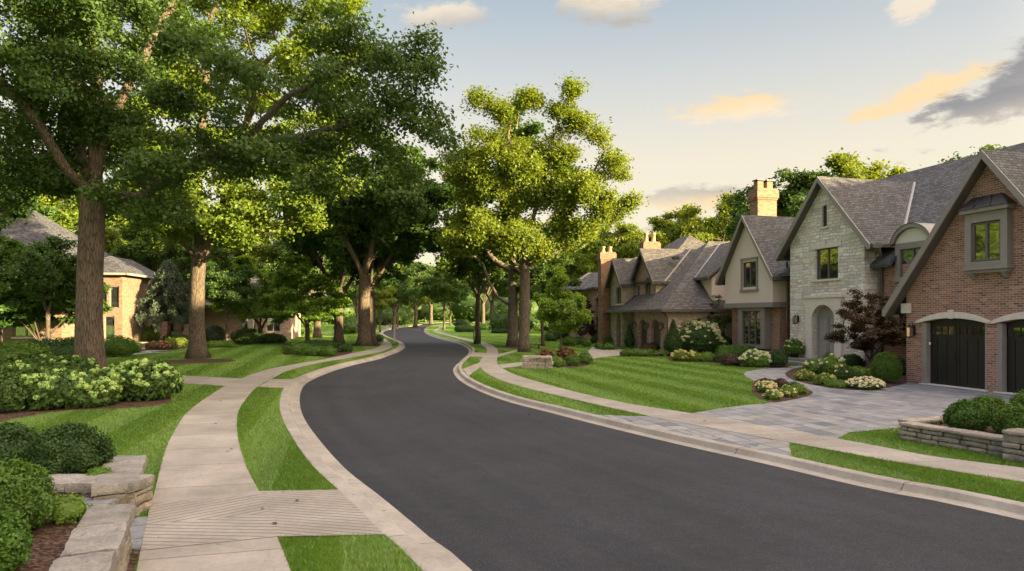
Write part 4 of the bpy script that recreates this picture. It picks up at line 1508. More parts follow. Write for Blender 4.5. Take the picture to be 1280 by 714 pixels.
    # garage doors
    for (x0, x1) in ((.70, 3.12), (3.47, 5.89)):
        D = MB()
        p = arch_poly(x0, x1, 0.0, 2.24, 2.42)
        D.prism(p, .20, .26, 'y')
        n = 6
        w = (x1 - x0 - .12) / n
        for i in range(n):                                                        # boards of the two leaves
            a = x0 + .06 + i * w
            D.box(a + .012, a + w - .012, .175, .20, .14, 1.72)
        for (a, b_) in ((x0 + .02, (x0 + x1) / 2 - .01), ((x0 + x1) / 2 + .01, x1 - .02)):
            D.box(a, b_, .165, .20, .03, .13); D.box(a, b_, .165, .20, 1.72, 1.84); D.box(a, b_, .165, .20, 2.12, 2.22)
            D.box(a, a + .09, .160, .20, .03, 2.22); D.box(b_ - .09, b_, .160, .20, .03, 2.22)
            for q in range(1, 4):
                xm = a + .09 + (b_ - a - .18) * q / 4
                D.box(xm - .012, xm + .012, .172, .20, 1.84, 2.12)
        d = D.build('garage_door', M['door_black'], h)
        for (a, b_) in ((x0 + .11, (x0 + x1) / 2 - .10), ((x0 + x1) / 2 + .10, x1 - .11)):
            g = MB(); g.add([(a, .192, 1.84), (b_, .192, 1.84), (b_, .192, 2.12), (a, .192, 2.12)], [(0, 1, 2, 3)])
            g.build('pane', M['glass_dark'], d)
        hd = MB()
        for xx in ((x0 + x1) / 2 - .07, (x0 + x1) / 2 + .07):
            hd.tube([(xx, .155, .95), (xx, .115, .98), (xx, .115, 1.18), (xx, .155, 1.21)], .012, 6)
        hd.build('handle', M['iron'], d)
        J = MB(); J.box(x0 + .002, x0 + .18, -.03, .16, .0, 2.25); J.build('door_jamb', M['trim'], h)
        J = MB(); J.box(x1 - .06, x1 - .002, -.004, .16, .0, 2.25); J.build('door_jamb', M['trim'], h)
        L = MB(); stone_arch(L, x0 - .12, x1 + .10, 2.24, 2.42, .22, -.09, .02)
        L.build('stone_lintel', M['trim_lite'], h, .008)
        C = MB(); C.box(x0 - .05, x1 + .05, -.12, .18, -.02, .035); C.build('door_sill', M['trim_lite'], h)
    Cb = MB(); Cb.box(-.16, .22, -.10, .05, 2.60, 2.97); Cb.build('stone_corbel', M['trim_lite'], h, .01)

    # boxed window over the garage
    X0, X1 = 2.54, 3.98
    b = MB()
    y0 = -.26
    b.box(X0, 2.76, y0, .02, 4.14, 5.92); b.box(3.76, X1, y0, .02, 4.14, 5.92)
    b.box(2.76, 3.76, y0, .02, 4.14, 4.30); b.box(2.76, 3.76, y0, .02, 5.60, 5.92)
    b.box(X0 - .05, X1 + .05, y0 - .06, .02, 4.02, 4.139)
    b.box(X0 + .02, X1 - .02, y0 + .02, .02, 3.92, 4.019)
    b.box(X0 - .10, X1 + .10, y0 - .12, .02, 5.921, 6.06)
    for xx in (X0 + .10, X1 - .26):
        b.prism([(y0 + .05, 3.918), (.02, 3.918), (.02, 3.72), (-.06, 3.75), (-.10, 3.81)], xx, xx + .16, 'x')
    bw = b.build('box_window', M['trim'], h, .008)
    bw['label'] = 'boxed oriel window under a dark metal hood'
    window(bw, 2.78, 3.74, 4.32, 5.58, y0, 2, set_back=.06)
    hood = MB()
    za, zb2 = 6.062, 6.46
    hood.add([(X0 - .14, y0 - .17, za), (X1 + .14, y0 - .17, za), (X1 + .14, .0, za), (X0 - .14, .0, za), (X0 + .28, -.14, zb2), (X1 - .28, -.14, zb2), (X1 - .28, .0, zb2), (X0 + .28, .0, zb2)],
             [(0, 1, 5, 4), (1, 2, 6, 5), (3, 0, 4, 7), (4, 5, 6, 7), (0, 3, 2, 1)])
    for f in (0, .33, .67, 1):
        xa, xb = X0 - .14 + (X1 - X0 + .28) * f, X0 + .28 + (X1 - X0 - .56) * f
        hood.tube([(xa, y0 - .165, za + .02), (xb, -.145, zb2 + .01)], .018, 5)
    hood.build('hood', M['copper'], bw)

    # arched wall dormer
    D0, D1, Dc = -4.30, -2.45, -3.375
    dm = MB()
    yF = 3.90
    dm.box(D0, D0 + .26, yF, 4.35, 4.25, 5.80); dm.box(D1 - .26, D1, yF, 4.35, 4.25, 5.80)
    dm.box(D0 - .03, D1 + .03, yF - .05, 4.35, 4.05, 4.249)
    dm.box(D0 + .26, D1 - .26, yF, 4.35, 5.52, 5.80)
    dm.box(D0 + .02, D0 + .20, 4.351, 6.0, 4.9, 5.80); dm.box(D1 - .20, D1 - .02, 4.351, 6.0, 4.9, 5.80)
    dd = dm.build('dormer', M['trim'], h, .008); dd['label'] = 'wall dormer with a low curved roof'
    window(dd, D0 + .26, D1 - .26, 4.25, 5.52, yF, 2, set_back=.06)
    tp = MB(); tp.prism(arch_poly(D0, D1, 5.801, 5.80, 6.42), yF + .02, 6.2, 'y'); tp.build('dormer_panel', M['cream'], dd)
    ar = MB()
    i_, o_ = arch_poly(D0 - .02, D1 + .02, 5.78, 5.80, 6.44)[1:-1], arch_poly(D0 - .16, D1 + .16, 5.72, 5.74, 6.62)[1:-1]
    n = len(i_)
    ar.add([(p[0], yF - .12, p[1]) for p in i_] + [(p[0], yF - .12, p[1]) for p in o_] + [(p[0], 6.3, p[1]) for p in i_] + [(p[0], 6.3, p[1]) for p in o_],
           [f for q in range(n - 1) for f in ((q, q + 1, n + q + 1, n + q), (q, 2 * n + q, 2 * n + q + 1, q + 1))] + [(0, n, 3 * n, 2 * n), (n - 1, 2 * n - 1, 4 * n - 1, 3 * n - 1)])
    ar.build('dormer_arch', M['trim'], dd)
    rr = MB()
    o2 = arch_poly(D0 - .18, D1 + .18, 5.70, 5.74, 6.64)[1:-1]
    rr.add([(p[0], yF - .15, p[1]) for p in o2] + [(p[0], 6.4, p[1]) for p in o2], [(q, q + 1, n + q + 1, n + q) for q in range(n - 1)], True)
    rr.build('dormer_roof', M['flash'], dd)

    # windows
    w = window(h, -8.58, -7.0, 4.37, 5.95, 3.2, 2, set_back=.12)
    s_ = MB(); s_.box(-8.78, -6.80, 3.10, 3.34, 4.27, 4.368); s_.build('window_sill', M['trim_lite'], h, .01)
    s_ = MB(); s_.box(-8.86, -6.74, 3.15, 3.34, 5.952, 6.22); s_.box(-7.92 - .13, -7.92 + .13, 3.11, 3.15, 5.955, 6.36)
    s_.build('window_lintel', M['trim_lite'], h, .01)
    lv = MB()
    lv.box(-8.08, -8.03, 3.28, 3.36, 7.05, 8.15); lv.box(-7.81, -7.76, 3.28, 3.36, 7.05, 8.15)
    lv.box(-8.03, -7.81, 3.28, 3.36, 7.05, 7.10); lv.box(-8.03, -7.81, 3.28, 3.36, 8.10, 8.15)
    for q in range(11):
        z = 7.12 + q * .09
        lv.add([(-8.03, 3.30, z), (-7.81, 3.30, z), (-7.81, 3.40, z + .08), (-8.03, 3.40, z + .08)], [(0, 1, 2, 3)])
    lv.build('attic_louvre', M['trim_dark'], h)
    s2 = MB(); s2.box(-8.22, -7.62, 3.12, 3.30, 6.96, 7.048); s2.build('louvre_sill', M['trim_lite'], h)
    window(h, -15.1, -13.72, 4.25, 5.80, 3.4, 2, set_back=.06)
    q = MB()
    q.box(-15.24, -15.101, 3.345, 3.42, 4.12, 5.93); q.box(-13.719, -13.58, 3.345, 3.42, 4.12, 5.93)
    q.box(-15.28, -13.54, 3.33, 3.42, 5.931, 6.05); q.box(-15.30, -13.52, 3.32, 3.42, 3.98, 4.119)
    q.build('window_surround', M['trim'], h, .006)
    bay = MB()
    bay.box(-15.68, -15.30, 3.46, 3.99, .55, 3.0); bay.box(-13.45, -13.08, 3.46, 3.99, .55, 3.0)
    bay.box(-15.30, -13.45, 3.46, 3.99, 2.80, 3.0); bay.box(-15.30, -13.45, 3.46, 3.99, .55, .74)
    bb = bay.build('bay_window', M['trim'], h, .008)
    window(bb, -15.30, -13.45, .74, 2.80, 3.46, 3, transom=2.28, set_back=.08, fw=.07)
    window(h, -11.55, -11.2, 2.7, 4.7, 4.3, 1, set_back=.08)
    sl = MB(); sl.box(-11.62, -11.13, 4.22, 4.34, 2.60, 2.698); sl.build('window_sill', M['trim_lite'], h)
    window(h, -2.25, -.6, .95, 3.35, 4.0, 2, transom=2.65, set_back=.10, fw=.07)
    sl = MB(); sl.box(-2.45, -.4, 3.88, 4.10, .83, .948); sl.build('window_sill', M['trim_lite'], h)

    # front door in its stone surround
    sr = MB()
    out = [(-9.16, .30), (-9.16, 3.42), (-6.68, 3.42), (-6.68, .30)]
    ia = arch_poly(-8.72, -7.12, .30, 2.45, 3.08)
    ring = [(-9.16, .30), (-9.16, 3.42), (-6.68, 3.42), (-6.68, .30)] + ia[::-1]
    sr.prism(ring, 3.08, 3.24, 'y')
    sr.box(-9.24, -6.60, 3.03, 3.22, 3.421, 3.55)
    sr.build('door_surround', M['trim_lite'], h, .012)
    D = MB()
    D.prism(arch_poly(-8.72, -7.12, .30, 2.45, 3.08), 3.46, 3.51, 'y')
    for (a, b_) in ((-8.66, -7.94), (-7.90, -7.18)):
        for (z0, z1) in ((.42, 1.15), (1.27, 2.40)):
            D.box(a + .10, b_ - .10, 3.435, 3.46, z0, z1)
        D.box(a, a + .05, 3.43, 3.46, .34, 2.5); D.box(b_ - .05, b_, 3.43, 3.46, .34, 2.5)
    d = D.build('front_door', M['door_grey'], h, .006)
    hn = MB(); hn.tube([(-8.0, 3.42, 1.32), (-8.0, 3.36, 1.36), (-8.0, 3.36, 1.58), (-8.0, 3.42, 1.62)], .018, 6); hn.tube([(-7.84, 3.42, 1.32), (-7.84, 3.36, 1.36), (-7.84, 3.36, 1.58), (-7.84, 3.42, 1.62)], .018, 6)
    hn.build('handle', M['iron'], d)
    st = MB()
    st.box(-9.9, -6.3, 2.25, 3.198, -.02, .29); st.box(-10.3, -6.0, 1.80, 2.248, -.02, .145)
    st.build('doorstep', M['rock_cap'], h, .015)

    lantern(h, -9.85, 3.2, 2.12)
    lantern(h, .34, 0.0, 1.75)
    bell = MB(); bell.box(1.0, 1.07, -.045, -.031, 1.45, 1.55); bell.build('keypad', M['trim_lite'], h)
    chimney(h, -17.9, -17.04, 5.9, 7.35, 0, 10.95, 'brick_chimney', 2, .62, metal=True, along='y')


build_h1()


# ------------------------------------------------------------------ the brown-roofed brick house beyond it
H2 = thing('brick_house', 'brown roofed brick house with two arched garage doors and a sweeping hipped roof', 'house', (10.3, 42.8, 0), R(-81))


def hip_roof(mb, x0, x1, y0, y1, ze, slope, th=.16, along='x'):
    """hipped roof over a rectangle"""
    if along == 'x':
        hy = (y1 - y0) / 2; zr = ze + slope * hy
        a, b = (x0 + hy, y0 + hy, zr), (x1 - hy, y0 + hy, zr)
        if a[0] > b[0]: a = b = ((x0 + x1) / 2, y0 + hy, zr)
        P = [(x0, y0, ze), (x1, y0, ze), (x1, y1, ze), (x0, y1, ze), a, b]
        Fc = [(0, 1, 5, 4), (1, 2, 5), (2, 3, 4, 5), (3, 0, 4)]
    else:
        hx = (x1 - x0) / 2; zr = ze + slope * hx
        a, b = (x0 + hx, y0 + hx, zr), (x0 + hx, y1 - hx, zr)
        P = [(x0, y0, ze), (x1, y0, ze), (x1, y1, ze), (x0, y1, ze), a, b]
        Fc = [(0, 1, 4), (1, 2, 5, 4), (2, 3, 5), (3, 0, 4, 5)]
    lowr = [(p[0], p[1], ze - th) for p in P[:4]]
    mb.add(P + lowr, Fc + [(0, 6, 7, 1), (1, 7, 8, 2), (2, 8, 9, 3), (3, 9, 6, 0), (6, 9, 8, 7)])
    return zr


def build_h2():
    h = H2
    W = MB()
    arches = [arch_poly(-5.25, -3.45, 0, 1.55, 2.25), arch_poly(-2.8, -.95, 0, 1.55, 2.25)]
    wall_face(W, [(-6.05, -.1), (-6.05, 2.9), (0, 2.9), (0, -.1)], arches, 0, .3)
    W.add([(-6.05, 0, -.1), (-6.05, 1.2, -.1), (-6.05, 1.2, 2.9), (-6.05, 0, 2.9)], [(0, 1, 2, 3)])
    # brick gable
    bx, bs, ba = -6.6, 1.02, 7.72
    def zb(x): return ba - bs * abs(x - bx) - .2
    wall_face(W, [(-8.9, -.1), (-8.9, zb(-8.9)), (bx, zb(bx)), (-4.3, zb(-4.3)), (-4.3, -.1)],
              [arch_poly(-6.66, -5.35, 3.95, 4.85, 5.40), rect(-8.35, -7.75, 3.4, 4.9)], 1.0, .22)
    W.build('wall', M['brick_dusk'], h)
    S_ = MB()
    S_.add([(0, 0, -.1), (0, 14, -.1), (0, 14, 2.9), (0, 0, 2.9)], [(0, 1, 2, 3)])
    S_.add([(-4.3, 1, 2.6), (-4.3, 6, 2.6), (-4.3, 6, zb(-4.3)), (-4.3, 1, zb(-4.3))], [(0, 1, 2, 3)])
    o = S_.build('side_wall', M['brick_pale'], h); o['label'] = 'paler brick side wall'
    # stone gable with an arched porch
    gx, gs, ga = -10.45, 1.12, 7.28
    def zg(x): return ga - gs * abs(x - gx) - .2
    G = MB()
    wall_face(G, [(-12.0, -.1), (-12.0, zg(-12.0)), (gx, zg(gx)), (-8.9, zg(-8.9)), (-8.9, -.1)],
              [arch_poly(-10.5, -9.3, 0, 1.95, 2.65), rect(-10.55, -9.3, 3.5, 4.85)], 0, .4)
    G.add([(-8.9, 0, -.1), (-8.9, 1.05, -.1), (-8.9, 1.05, zg(-8.9)), (-8.9, 0, zg(-8.9))], [(0, 1, 2, 3)])
    G.add([(-12.0, 0, -.1), (-12.0, 6, -.1), (-12.0, 6, zg(-12)), (-12.0, 0, zg(-12))], [(0, 1, 2, 3)])
    o = G.build('stone_gable', M['ashlar_dark'], h); o['label'] = 'weathered stone gable with an arched porch'
    bk = MB(); bk.add([(-10.7, 1.6, 0), (-9.1, 1.6, 0), (-9.1, 1.6, 2.8), (-10.7, 1.6, 2.8)], [(0, 1, 2, 3)]); bk.build('porch_door', M['door_olive'], h)
    Rf = MB()
    hip_roof(Rf, -12.4, .45, -.45, 14.5, 2.95, .83, along='y')
    hip_roof(Rf, -17.5, -4.6, .9, 11.4, 5.15, .78)
    gable_ridge_y(Rf, bx, 2.65, ba, bs, .65, 6)
    gable_ridge_y(Rf, gx, 2.0, ga, gs, -.35, 5)
    # side wing, ridge along the house, its sunny end wall towards us
    Rf.prism([(3.05, 5.2), (6.6, 8.0), (10.2, 5.2), (10.2, 5.05), (6.6, 7.8), (3.05, 5.05)], -7.0, .05, 'x')
    Rf.build('roof', M['shingle_warm'], h)
    P = MB()
    P.prism([(3.4, 2.9), (3.4, 5.1), (6.6, 7.75), (9.8, 5.1), (9.8, 2.9)], -.5, -.3, 'x'); P.add([(-5.0, 3.4, 2.9), (-.5, 3.4, 2.9), (-.5, 3.4, 5.1), (-5.0, 3.4, 5.1)], [(0, 1, 2, 3)])
    o = P.build('side_gable', M['stucco'], h); o['label'] = 'beige rendered side gable'
    L = MB()
    L.add([(-17.3, 1.2, -.1), (-12, 1.2, -.1), (-12, 1.2, 5.1), (-17.3, 1.2, 5.1)], [(0, 1, 2, 3)])
    L.add([(-17.3, 1.2, -.1), (-17.3, 11, -.1), (-17.3, 11, 5.1), (-17.3, 1.2, 5.1)], [(0, 1, 2, 3)])
    L.add([(0, 14, -.1), (-17.3, 14, -.1), (-17.3, 14, 2.9), (0, 14, 2.9)], [(0, 1, 2, 3)])
    L.build('rear_wall', M['brick_dusk'], h)
    T = MB()
    rake(T, bx, 2.65, ba, bs, .65, .24); rake(T, gx, 2.0, ga, gs, -.35, .22)
    T.box(-12.45, .5, -.56, -.451, 2.78, 2.94); T.box(.451, .56, -.56, 14.5, 2.78, 2.94)
    T.box(-7.0, .08, 2.96, 3.049, 5.0, 5.18)
    T.build('fascia', M['trim_dark'], h)
    def flash(p, q, w=.2):
        p, q = Vector(p), Vector(q)
        d = (q - p).normalized(); u = d.cross(Vector((0, 0, 1))).normalized() * w / 2
        Vf = MB(); Vf.add([p - u, p + u, p + Vector((0, 0, .05)), q - u, q + u, q + Vector((0, 0, .05))], [(0, 2, 5, 3), (2, 1, 4, 5)]); Vf.build('valley_flashing', M['flash'], h)
    # valleys where the brick gable and the side wing die into the big hip
    flash((-3.95, 1.52, 5.02), (-6.55, 4.75, 7.74))
    flash((-2.2, 3.08, 5.19), (-5.4, 6.55, 8.0))
    for p in arches:
        d = MB(); d.prism(p, .24, .30, 'y')
        x0, x1 = p[0][0], p[-1][0]
        for q in range(1, 6):
            xm = x0 + (x1 - x0) * q / 6
            d.box(xm - .015, xm + .015, .225, .24, .05, 1.6)
        d.build('garage_door', M['door_olive'], h)
    window(h, -6.66, -5.35, 3.95, 5.40, 1.0, 2, head=(4.85, 5.40), set_back=.1)
    window(h, -8.35, -7.75, 3.4, 4.9, 1.0, 1, set_back=.1)
    window(h, -10.55, -9.3, 3.5, 4.85, 0, 2, set_back=.12)
    s_ = MB(); s_.box(-10.7, -9.15, -.06, .05, 3.40, 3.498); s_.build('window_sill', M['trim_lite'], h)
    lantern(h, -5.75, 0, 1.6); lantern(h, -.45, 0, 1.6); lantern(h, -3.12, 0, 1.6)
    chimney(h, -8.9, -8.0, 1.5, 2.75, 5, 8.42, 'brick_chimney', 2, .75, 'clay', along='y')
    chimney(h, -13.4, -12.48, -.7, .55, 0, 8.0, 'brick_chimney', 2, .5, 'clay', along='y')
    dp = MB(); dp.tube([(.3, -.5, 2.8), (.15, -.1, 2.6), (.08, .06, 2.4), (.08, .06, .1)], .05, 6); dp.build('downspout', M['trim_dark'], h)
    vt = MB(); vt.prism([(4.2, 0.0), (4.2, .22), (4.55, .22), (4.75, 0)], 0, .4, 'x')
    v = vt.build('roof_vent', M['copper'], h); v.location = (-5.2, -1.6, 6.75)


build_h2()
H3 = thing('brick_house', 'far brick house with a grey slate hipped roof behind the maroon tree', 'house', (6.6, 73.0, 0), R(-84))


def build_h3():
    h = H3
    W = MB()
    wall_face(W, [(-.0, -.1), (0, 5.2), (13, 5.2), (13, -.1)], [rect(1.6, 2.9, 2.6, 4.6), rect(5.2, 6.5, 2.6, 4.6), rect(9, 10.3, 2.6, 4.6)], 0, .2)
    W.add([(13, 0, -.1), (13, 11, -.1), (13, 11, 5.2), (13, 0, 5.2)], [(0, 1, 2, 3)]); W.add([(0, 0, -.1), (0, 11, -.1), (0, 11, 5.2), (0, 0, 5.2)], [(0, 1, 2, 3)])
    W.add([(0, 11, -.1), (13, 11, -.1), (13, 11, 5.2), (0, 11, 5.2)], [(0, 1, 2, 3)])
    W.build('wall', M['brick'], h)
    Rf = MB(); hip_roof(Rf, -.4, 13.4, -.4, 11.4, 5.2, .58); hip_roof(Rf, 4.4, 10.2, -2.4, 6, 5.18, .62, along='y'); Rf.build('roof', M['shingle_cool'], h)
    for x in (1.6, 5.2, 9):
        window(h, x, x + 1.3, 2.6, 4.6, 0, 2, set_back=.08, fm='trim_lite', fw=.1)


build_h3()


# ------------------------------------------------------------------ houses on the left
def box_house(name, label, loc, rz, w, d, he, slope, mat, roof, wins, along='x'):
    h = thing(name, label, 'house', (*loc, 0), rz)
    W = MB()
    wall_face(W, [(0, -.1), (0, he), (w, he), (w, -.1)], [rect(*q) for q in wins], 0, .2)
    for (a, b) in (((0, 0), (0, d)), ((w, 0), (w, d)), ((0, d), (w, d))):
        W.add([(*a, -.1), (*b, -.1), (*b, he), (*a, he)], [(0, 1, 2, 3)])
    W.build('wall', M[mat], h)
    Rf = MB(); hip_roof(Rf, -.5, w + .5, -.5, d + .5, he, slope, along=along); Rf.build('roof', M[roof], h)
    G = MB(); G.box(-.6, w + .6, -.62, -.501, he - .2, he - .03); G.box(w + .501, w + .62, -.62, d + .6, he - .2, he - .03); G.build('gutter', M['trim'], h)
    for q in wins:
        window(h, *q, 0, 2, set_back=.08, fm='trim', fw=.09, rows=2)
        s_ = MB(); s_.box(q[0] - .12, q[1] + .12, -.06, .05, q[2] - .12, q[2] - .002); s_.build('window_sill', M['trim_lite'], h)
    return h


def build_left_houses():
    # sunlit tan brick house: big hipped block, a lower bay and a two-storey end wing
    h = box_house('tan_brick_house', 'sunlit tan brick house with a grey hipped roof, half hidden behind the big trunk', (-49.5, 50.0), R(8), 13.2, 11.5, 7.2, .80, 'brick_tan', 'shingle_cool',
                  [(9.6, 11.4, 3.9, 6.1), (5, 6.6, 3.9, 6.1), (9.6, 11.4, .8, 2.8), (5, 6.6, .8, 2.8)])
    W = MB()
    wall_face(W, [(13.6, -.1), (13.6, 6.0), (17.2, 6.0), (17.2, -.1)], [rect(15.25, 16.0, 3.15, 5.0), rect(16.2, 16.95, 3.15, 5.0), rect(15.8, 16.6, .5, 2.5)], 1.2, .2)
    W.add([(17.2, 1.2, -.1), (17.2, 9, -.1), (17.2, 9, 6.0), (17.2, 1.2, 6.0)], [(0, 1, 2, 3)])
    W.add([(13.6, 1.2, -.1), (13.6, 9, -.1), (13.6, 9, 6.0), (13.6, 1.2, 6.0)], [(0, 1, 2, 3)])
    W.box(14.55, 15.0, .8, 1.19, -.1, 6.3)
    W.box(11.9, 13.6, -.9, 3.0, -.1, 4.7)
    W.build('end_wing', M['brick_tan'], h)
    for q in ((15.25, 16.0, 3.15, 5.0), (16.2, 16.95, 3.15, 5.0), (15.8, 16.6, .5, 2.5)):
        window(h, *q, 1.2, 1, set_back=.08, fm='trim', fw=.07)
    Rf = MB(); hip_roof(Rf, 13.2, 17.7, .7, 9.5, 6.1, .7, along='y'); Rf.add([(11.6, -1.2, 4.7), (13.9, -1.2, 4.7), (13.9, 1.0, 5.6), (11.6, 1.0, 5.6), (11.6, -1.2, 4.55), (13.9, -1.2, 4.55), (13.9, 1.0, 4.55), (11.6, 1.0, 4.55)], [(0, 1, 2, 3), (0, 4, 5, 1), (1, 5, 6, 2), (3, 7, 4, 0)])
    Rf.build('wing_roof', M['shingle_cool'], h)
    G = MB(); G.box(13.1, 17.82, .58, .699, 5.9, 6.08); G.box(17.701, 17.82, .58, 9.5, 5.9, 6.08); G.build('wing_gutter', M['trim'], h)
    # porch house further up
    h = thing('porch_house', 'shaded house with a gabled slate porch on stone posts behind the layered trees', 'house', (-37.5, 66, 0), R(12))
    W = MB()
    wall_face(W, [(0, -.1), (0, 3.6), (14, 3.6), (14, -.1)], [rect(2, 3.4, .8, 2.6), rect(9, 10.4, .8, 2.6), rect(11.5, 12.9, .8, 2.6)], 0, .2)
    W.add([(14, 0, -.1), (14, 9, -.1), (14, 9, 3.6), (14, 0, 3.6)], [(0, 1, 2, 3)])
    W.build('wall', M['brick_dusk'], h)
    Rf = MB(); hip_roof(Rf, -.5, 14.5, -.5, 9.5, 3.6, .75); gable_ridge_y(Rf, 8.0, 3.2, 6.5, .95, -3.0, 4); Rf.build('roof', M['shingle_cool'], h)
    g = MB(); g.prism([(5.3, 3.6), (8, 6.15), (10.7, 3.6)], -2.6, -2.5, 'y'); g.build('porch_gable', M['trim'], h)
    for x in (5.3, 10.4):
        p = MB(); p.box(x - .25, x + .25, -2.9, -2.4, -.1, 3.5); p.build('porch_post', M['ashlar_dark'], h)
    for q in ((2, 3.4, .8, 2.6), (9, 10.4, .8, 2.6), (11.5, 12.9, .8, 2.6)):
        window(h, *q, 0, 2, set_back=.08, fm='trim', fw=.08)


build_left_houses()

# ------------------------------------------------------------------ street trees
def P_(px, py, Y, base):
    """offset from a tree's base for a place in view at depth Y"""
    return ((px - 640) / F * Y - base[0], Y - base[1], CAM_H + (395 - py) / F * Y)


def build_trees():
    # the big maple in the hydrangea bed
    b = gp(112, 475)
    y = b[1]
    q = lambda px, py, dy=0: P_(px, py, y + dy, b)
    trunk = [(0, 0, 0), (.02, 0, .6), q(111, 400), q(113, 330), q(116, 262), q(117, 225)]
    limbs = [trunk,
             [q(116, 250), q(128, 190), q(150, 130), q(185, 60), q(225, -10, 1), q(262, -70, 2)],
             [q(117, 230), q(118, 160), q(122, 90, -1), q(110, 10, -1), q(100, -70, -1)],
             [q(114, 250), q(100, 190, 1), q(97, 120, 1), q(105, 60, 2), q(80, -40, 3)],
             [q(112, 245), q(85, 215, -1), q(55, 165, -1.5), q(25, 125, -2), q(-25, 80, -2.5), q(-80, 40, -3)],
             [q(118, 240), q(175, 245, -.5), q(225, 210, -1), q(300, 180, -1.5), q(380, 170, -2), q(450, 150, -2.5), q(520, 120, -3)],
             [q(300, 180, -1.5), q(360, 120, -2), q(440, 80, -2), q(530, 45, -2)],
             [q(112, 240), q(60, 230, 3), q(0, 190, 4), q(-60, 150, 5)]]
    L = []
    def lb(px, py, dy, rx, ry, rz):
        c = q(px, py, dy); L.append((*c, rx, ry, rz))
    lb(90, -80, 0, 6.0, 6.0, 5.2); lb(30, 40, -1, 4.5, 5, 4.6); lb(-60, 120, -1, 4.2, 5, 5.0); lb(120, 60, -2, 2.6, 3.4, 3.6)
    lb(345, 120, -2.5, 3.9, 3.6, 3.0); lb(440, 130, -2.8, 3.0, 3.2, 2.9); lb(505, 95, -2.5, 1.7, 2.2, 2.2); lb(500, 190, -2.5, 1.6, 2.0, 1.7); lb(440, 70, -2, 2.0, 2.4, 1.4)
    lb(260, 235, -2, 3.2, 3.0, 1.5); lb(390, 225, -2.5, 2.8, 2.6, 1.6); lb(30, 215, 0, 2.6, 3.5, 1.3); lb(170, 200, 1, 3.0, 3, 1.8); lb(180, 250, 0, 1.8, 2, .9)
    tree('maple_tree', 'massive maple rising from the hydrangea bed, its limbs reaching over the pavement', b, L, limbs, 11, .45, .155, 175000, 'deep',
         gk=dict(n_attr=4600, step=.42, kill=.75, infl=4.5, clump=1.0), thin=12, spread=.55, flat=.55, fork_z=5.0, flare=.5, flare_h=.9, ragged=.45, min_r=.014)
    # the second maple on the lawn
    b = gp(247, 448)
    y = b[1]
    q = lambda px, py, dy=0: P_(px, py, y + dy, b)
    limbs = [[(0, 0, 0), (0, 0, .7), q(246, 400), q(247, 350), q(249, 325)],
             [q(249, 327), q(235, 310), q(222, 290), q(224, 265), q(215, 230), q(190, 170, 1)],
             [q(249, 325), q(248, 290), q(244, 255), q(250, 200), q(255, 120), q(260, 40)],
             [q(250, 325), q(262, 300), q(275, 270), q(290, 220), q(310, 150, 1), q(330, 80)],
             [q(250, 327), q(285, 318, -1), q(325, 305, -2), q(370, 285, -2)],
             [q(262, 300), q(300, 298, -1), q(345, 285, -2), q(400, 260, -3)],
             [q(226, 300), q(200, 290, -1), q(160, 270, -2), q(120, 250, -2)]]
    L = []
    lb(250, 60, 0, 6.2, 5.5, 6.0); lb(360, 60, 0, 4.6, 4.5, 4.2); lb(420, 30, 1, 3.6, 3.6, 3.2); lb(160, 150, 0, 4.4, 4.5, 3.2); lb(300, 200, -1, 5.5, 4.5, 2.6); lb(210, 240, -2, 3.8, 3.5, 1.8)
    lb(380, 240, -2, 3.4, 3.2, 1.7); lb(145, 245, -1, 2.6, 2.8, 1.5); lb(300, 265, -2.5, 3.4, 2.5, 1.0); lb(300, -40, 1, 6.5, 5, 3.5); lb(300, 70, -1.5, 3.6, 3, 3.0); lb(405, 130, 0, 3.2, 3.0, 2.6)
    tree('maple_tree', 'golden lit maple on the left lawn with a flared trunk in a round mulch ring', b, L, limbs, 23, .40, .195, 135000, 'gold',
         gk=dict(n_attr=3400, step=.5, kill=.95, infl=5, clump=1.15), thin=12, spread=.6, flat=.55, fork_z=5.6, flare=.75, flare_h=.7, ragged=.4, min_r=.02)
    # the tall pair by the right pavement
    b = gp(655, 440)
    y = b[1]
    q = lambda px, py, dy=0: P_(px, py, y + dy, b)
    limbs = [[(0, 0, 0), (0, 0, .6), q(656, 400), q(656, 360), q(656, 325)],
             [q(656, 328), q(650, 290), q(640, 230), q(635, 170), q(645, 120)],
             [q(656, 330), q(662, 290), q(675, 240), q(690, 190), q(700, 140)],
             [q(657, 335), q(675, 310), q(705, 275), q(735, 230), q(755, 190)],
             [q(657, 335), q(690, 320, -1), q(730, 290, -1), q(775, 262, -1)],
             [q(655, 340), q(640, 330), q(615, 300), q(590, 250), q(585, 180)],
             [q(655, 335), q(640, 320, 1), q(610, 310, 1), q(565, 290, 1)]]
    L = []
    lb(655, 150, 0, 1.45, 1.8, 3.3); lb(632, 180, -.4, 1.2, 1.6, 3.0); lb(714, 165, 0, 1.3, 1.7, 3.3); lb(688, 205, -.5, 1.7, 2.0, 2.9); lb(597, 175, 0, 1.25, 1.7, 3.1); lb(756, 205, 0, 1.2, 1.6, 2.6); lb(575, 225, .3, 1.5, 1.8, 2.4)
    lb(655, 245, 0, 3.2, 3.2, 2.2); lb(728, 255, -1, 2.4, 2.4, 1.7); lb(772, 258, -1, 1.3, 1.6, 1.3); lb(600, 265, 0, 2.8, 2.8, 2.0); lb(640, 290, -1, 3.4, 2.8, 1.4); lb(705, 297, -1, 2.4, 2.2, 1.1); lb(557, 300, 1, 2.0, 2.2, 1.4)
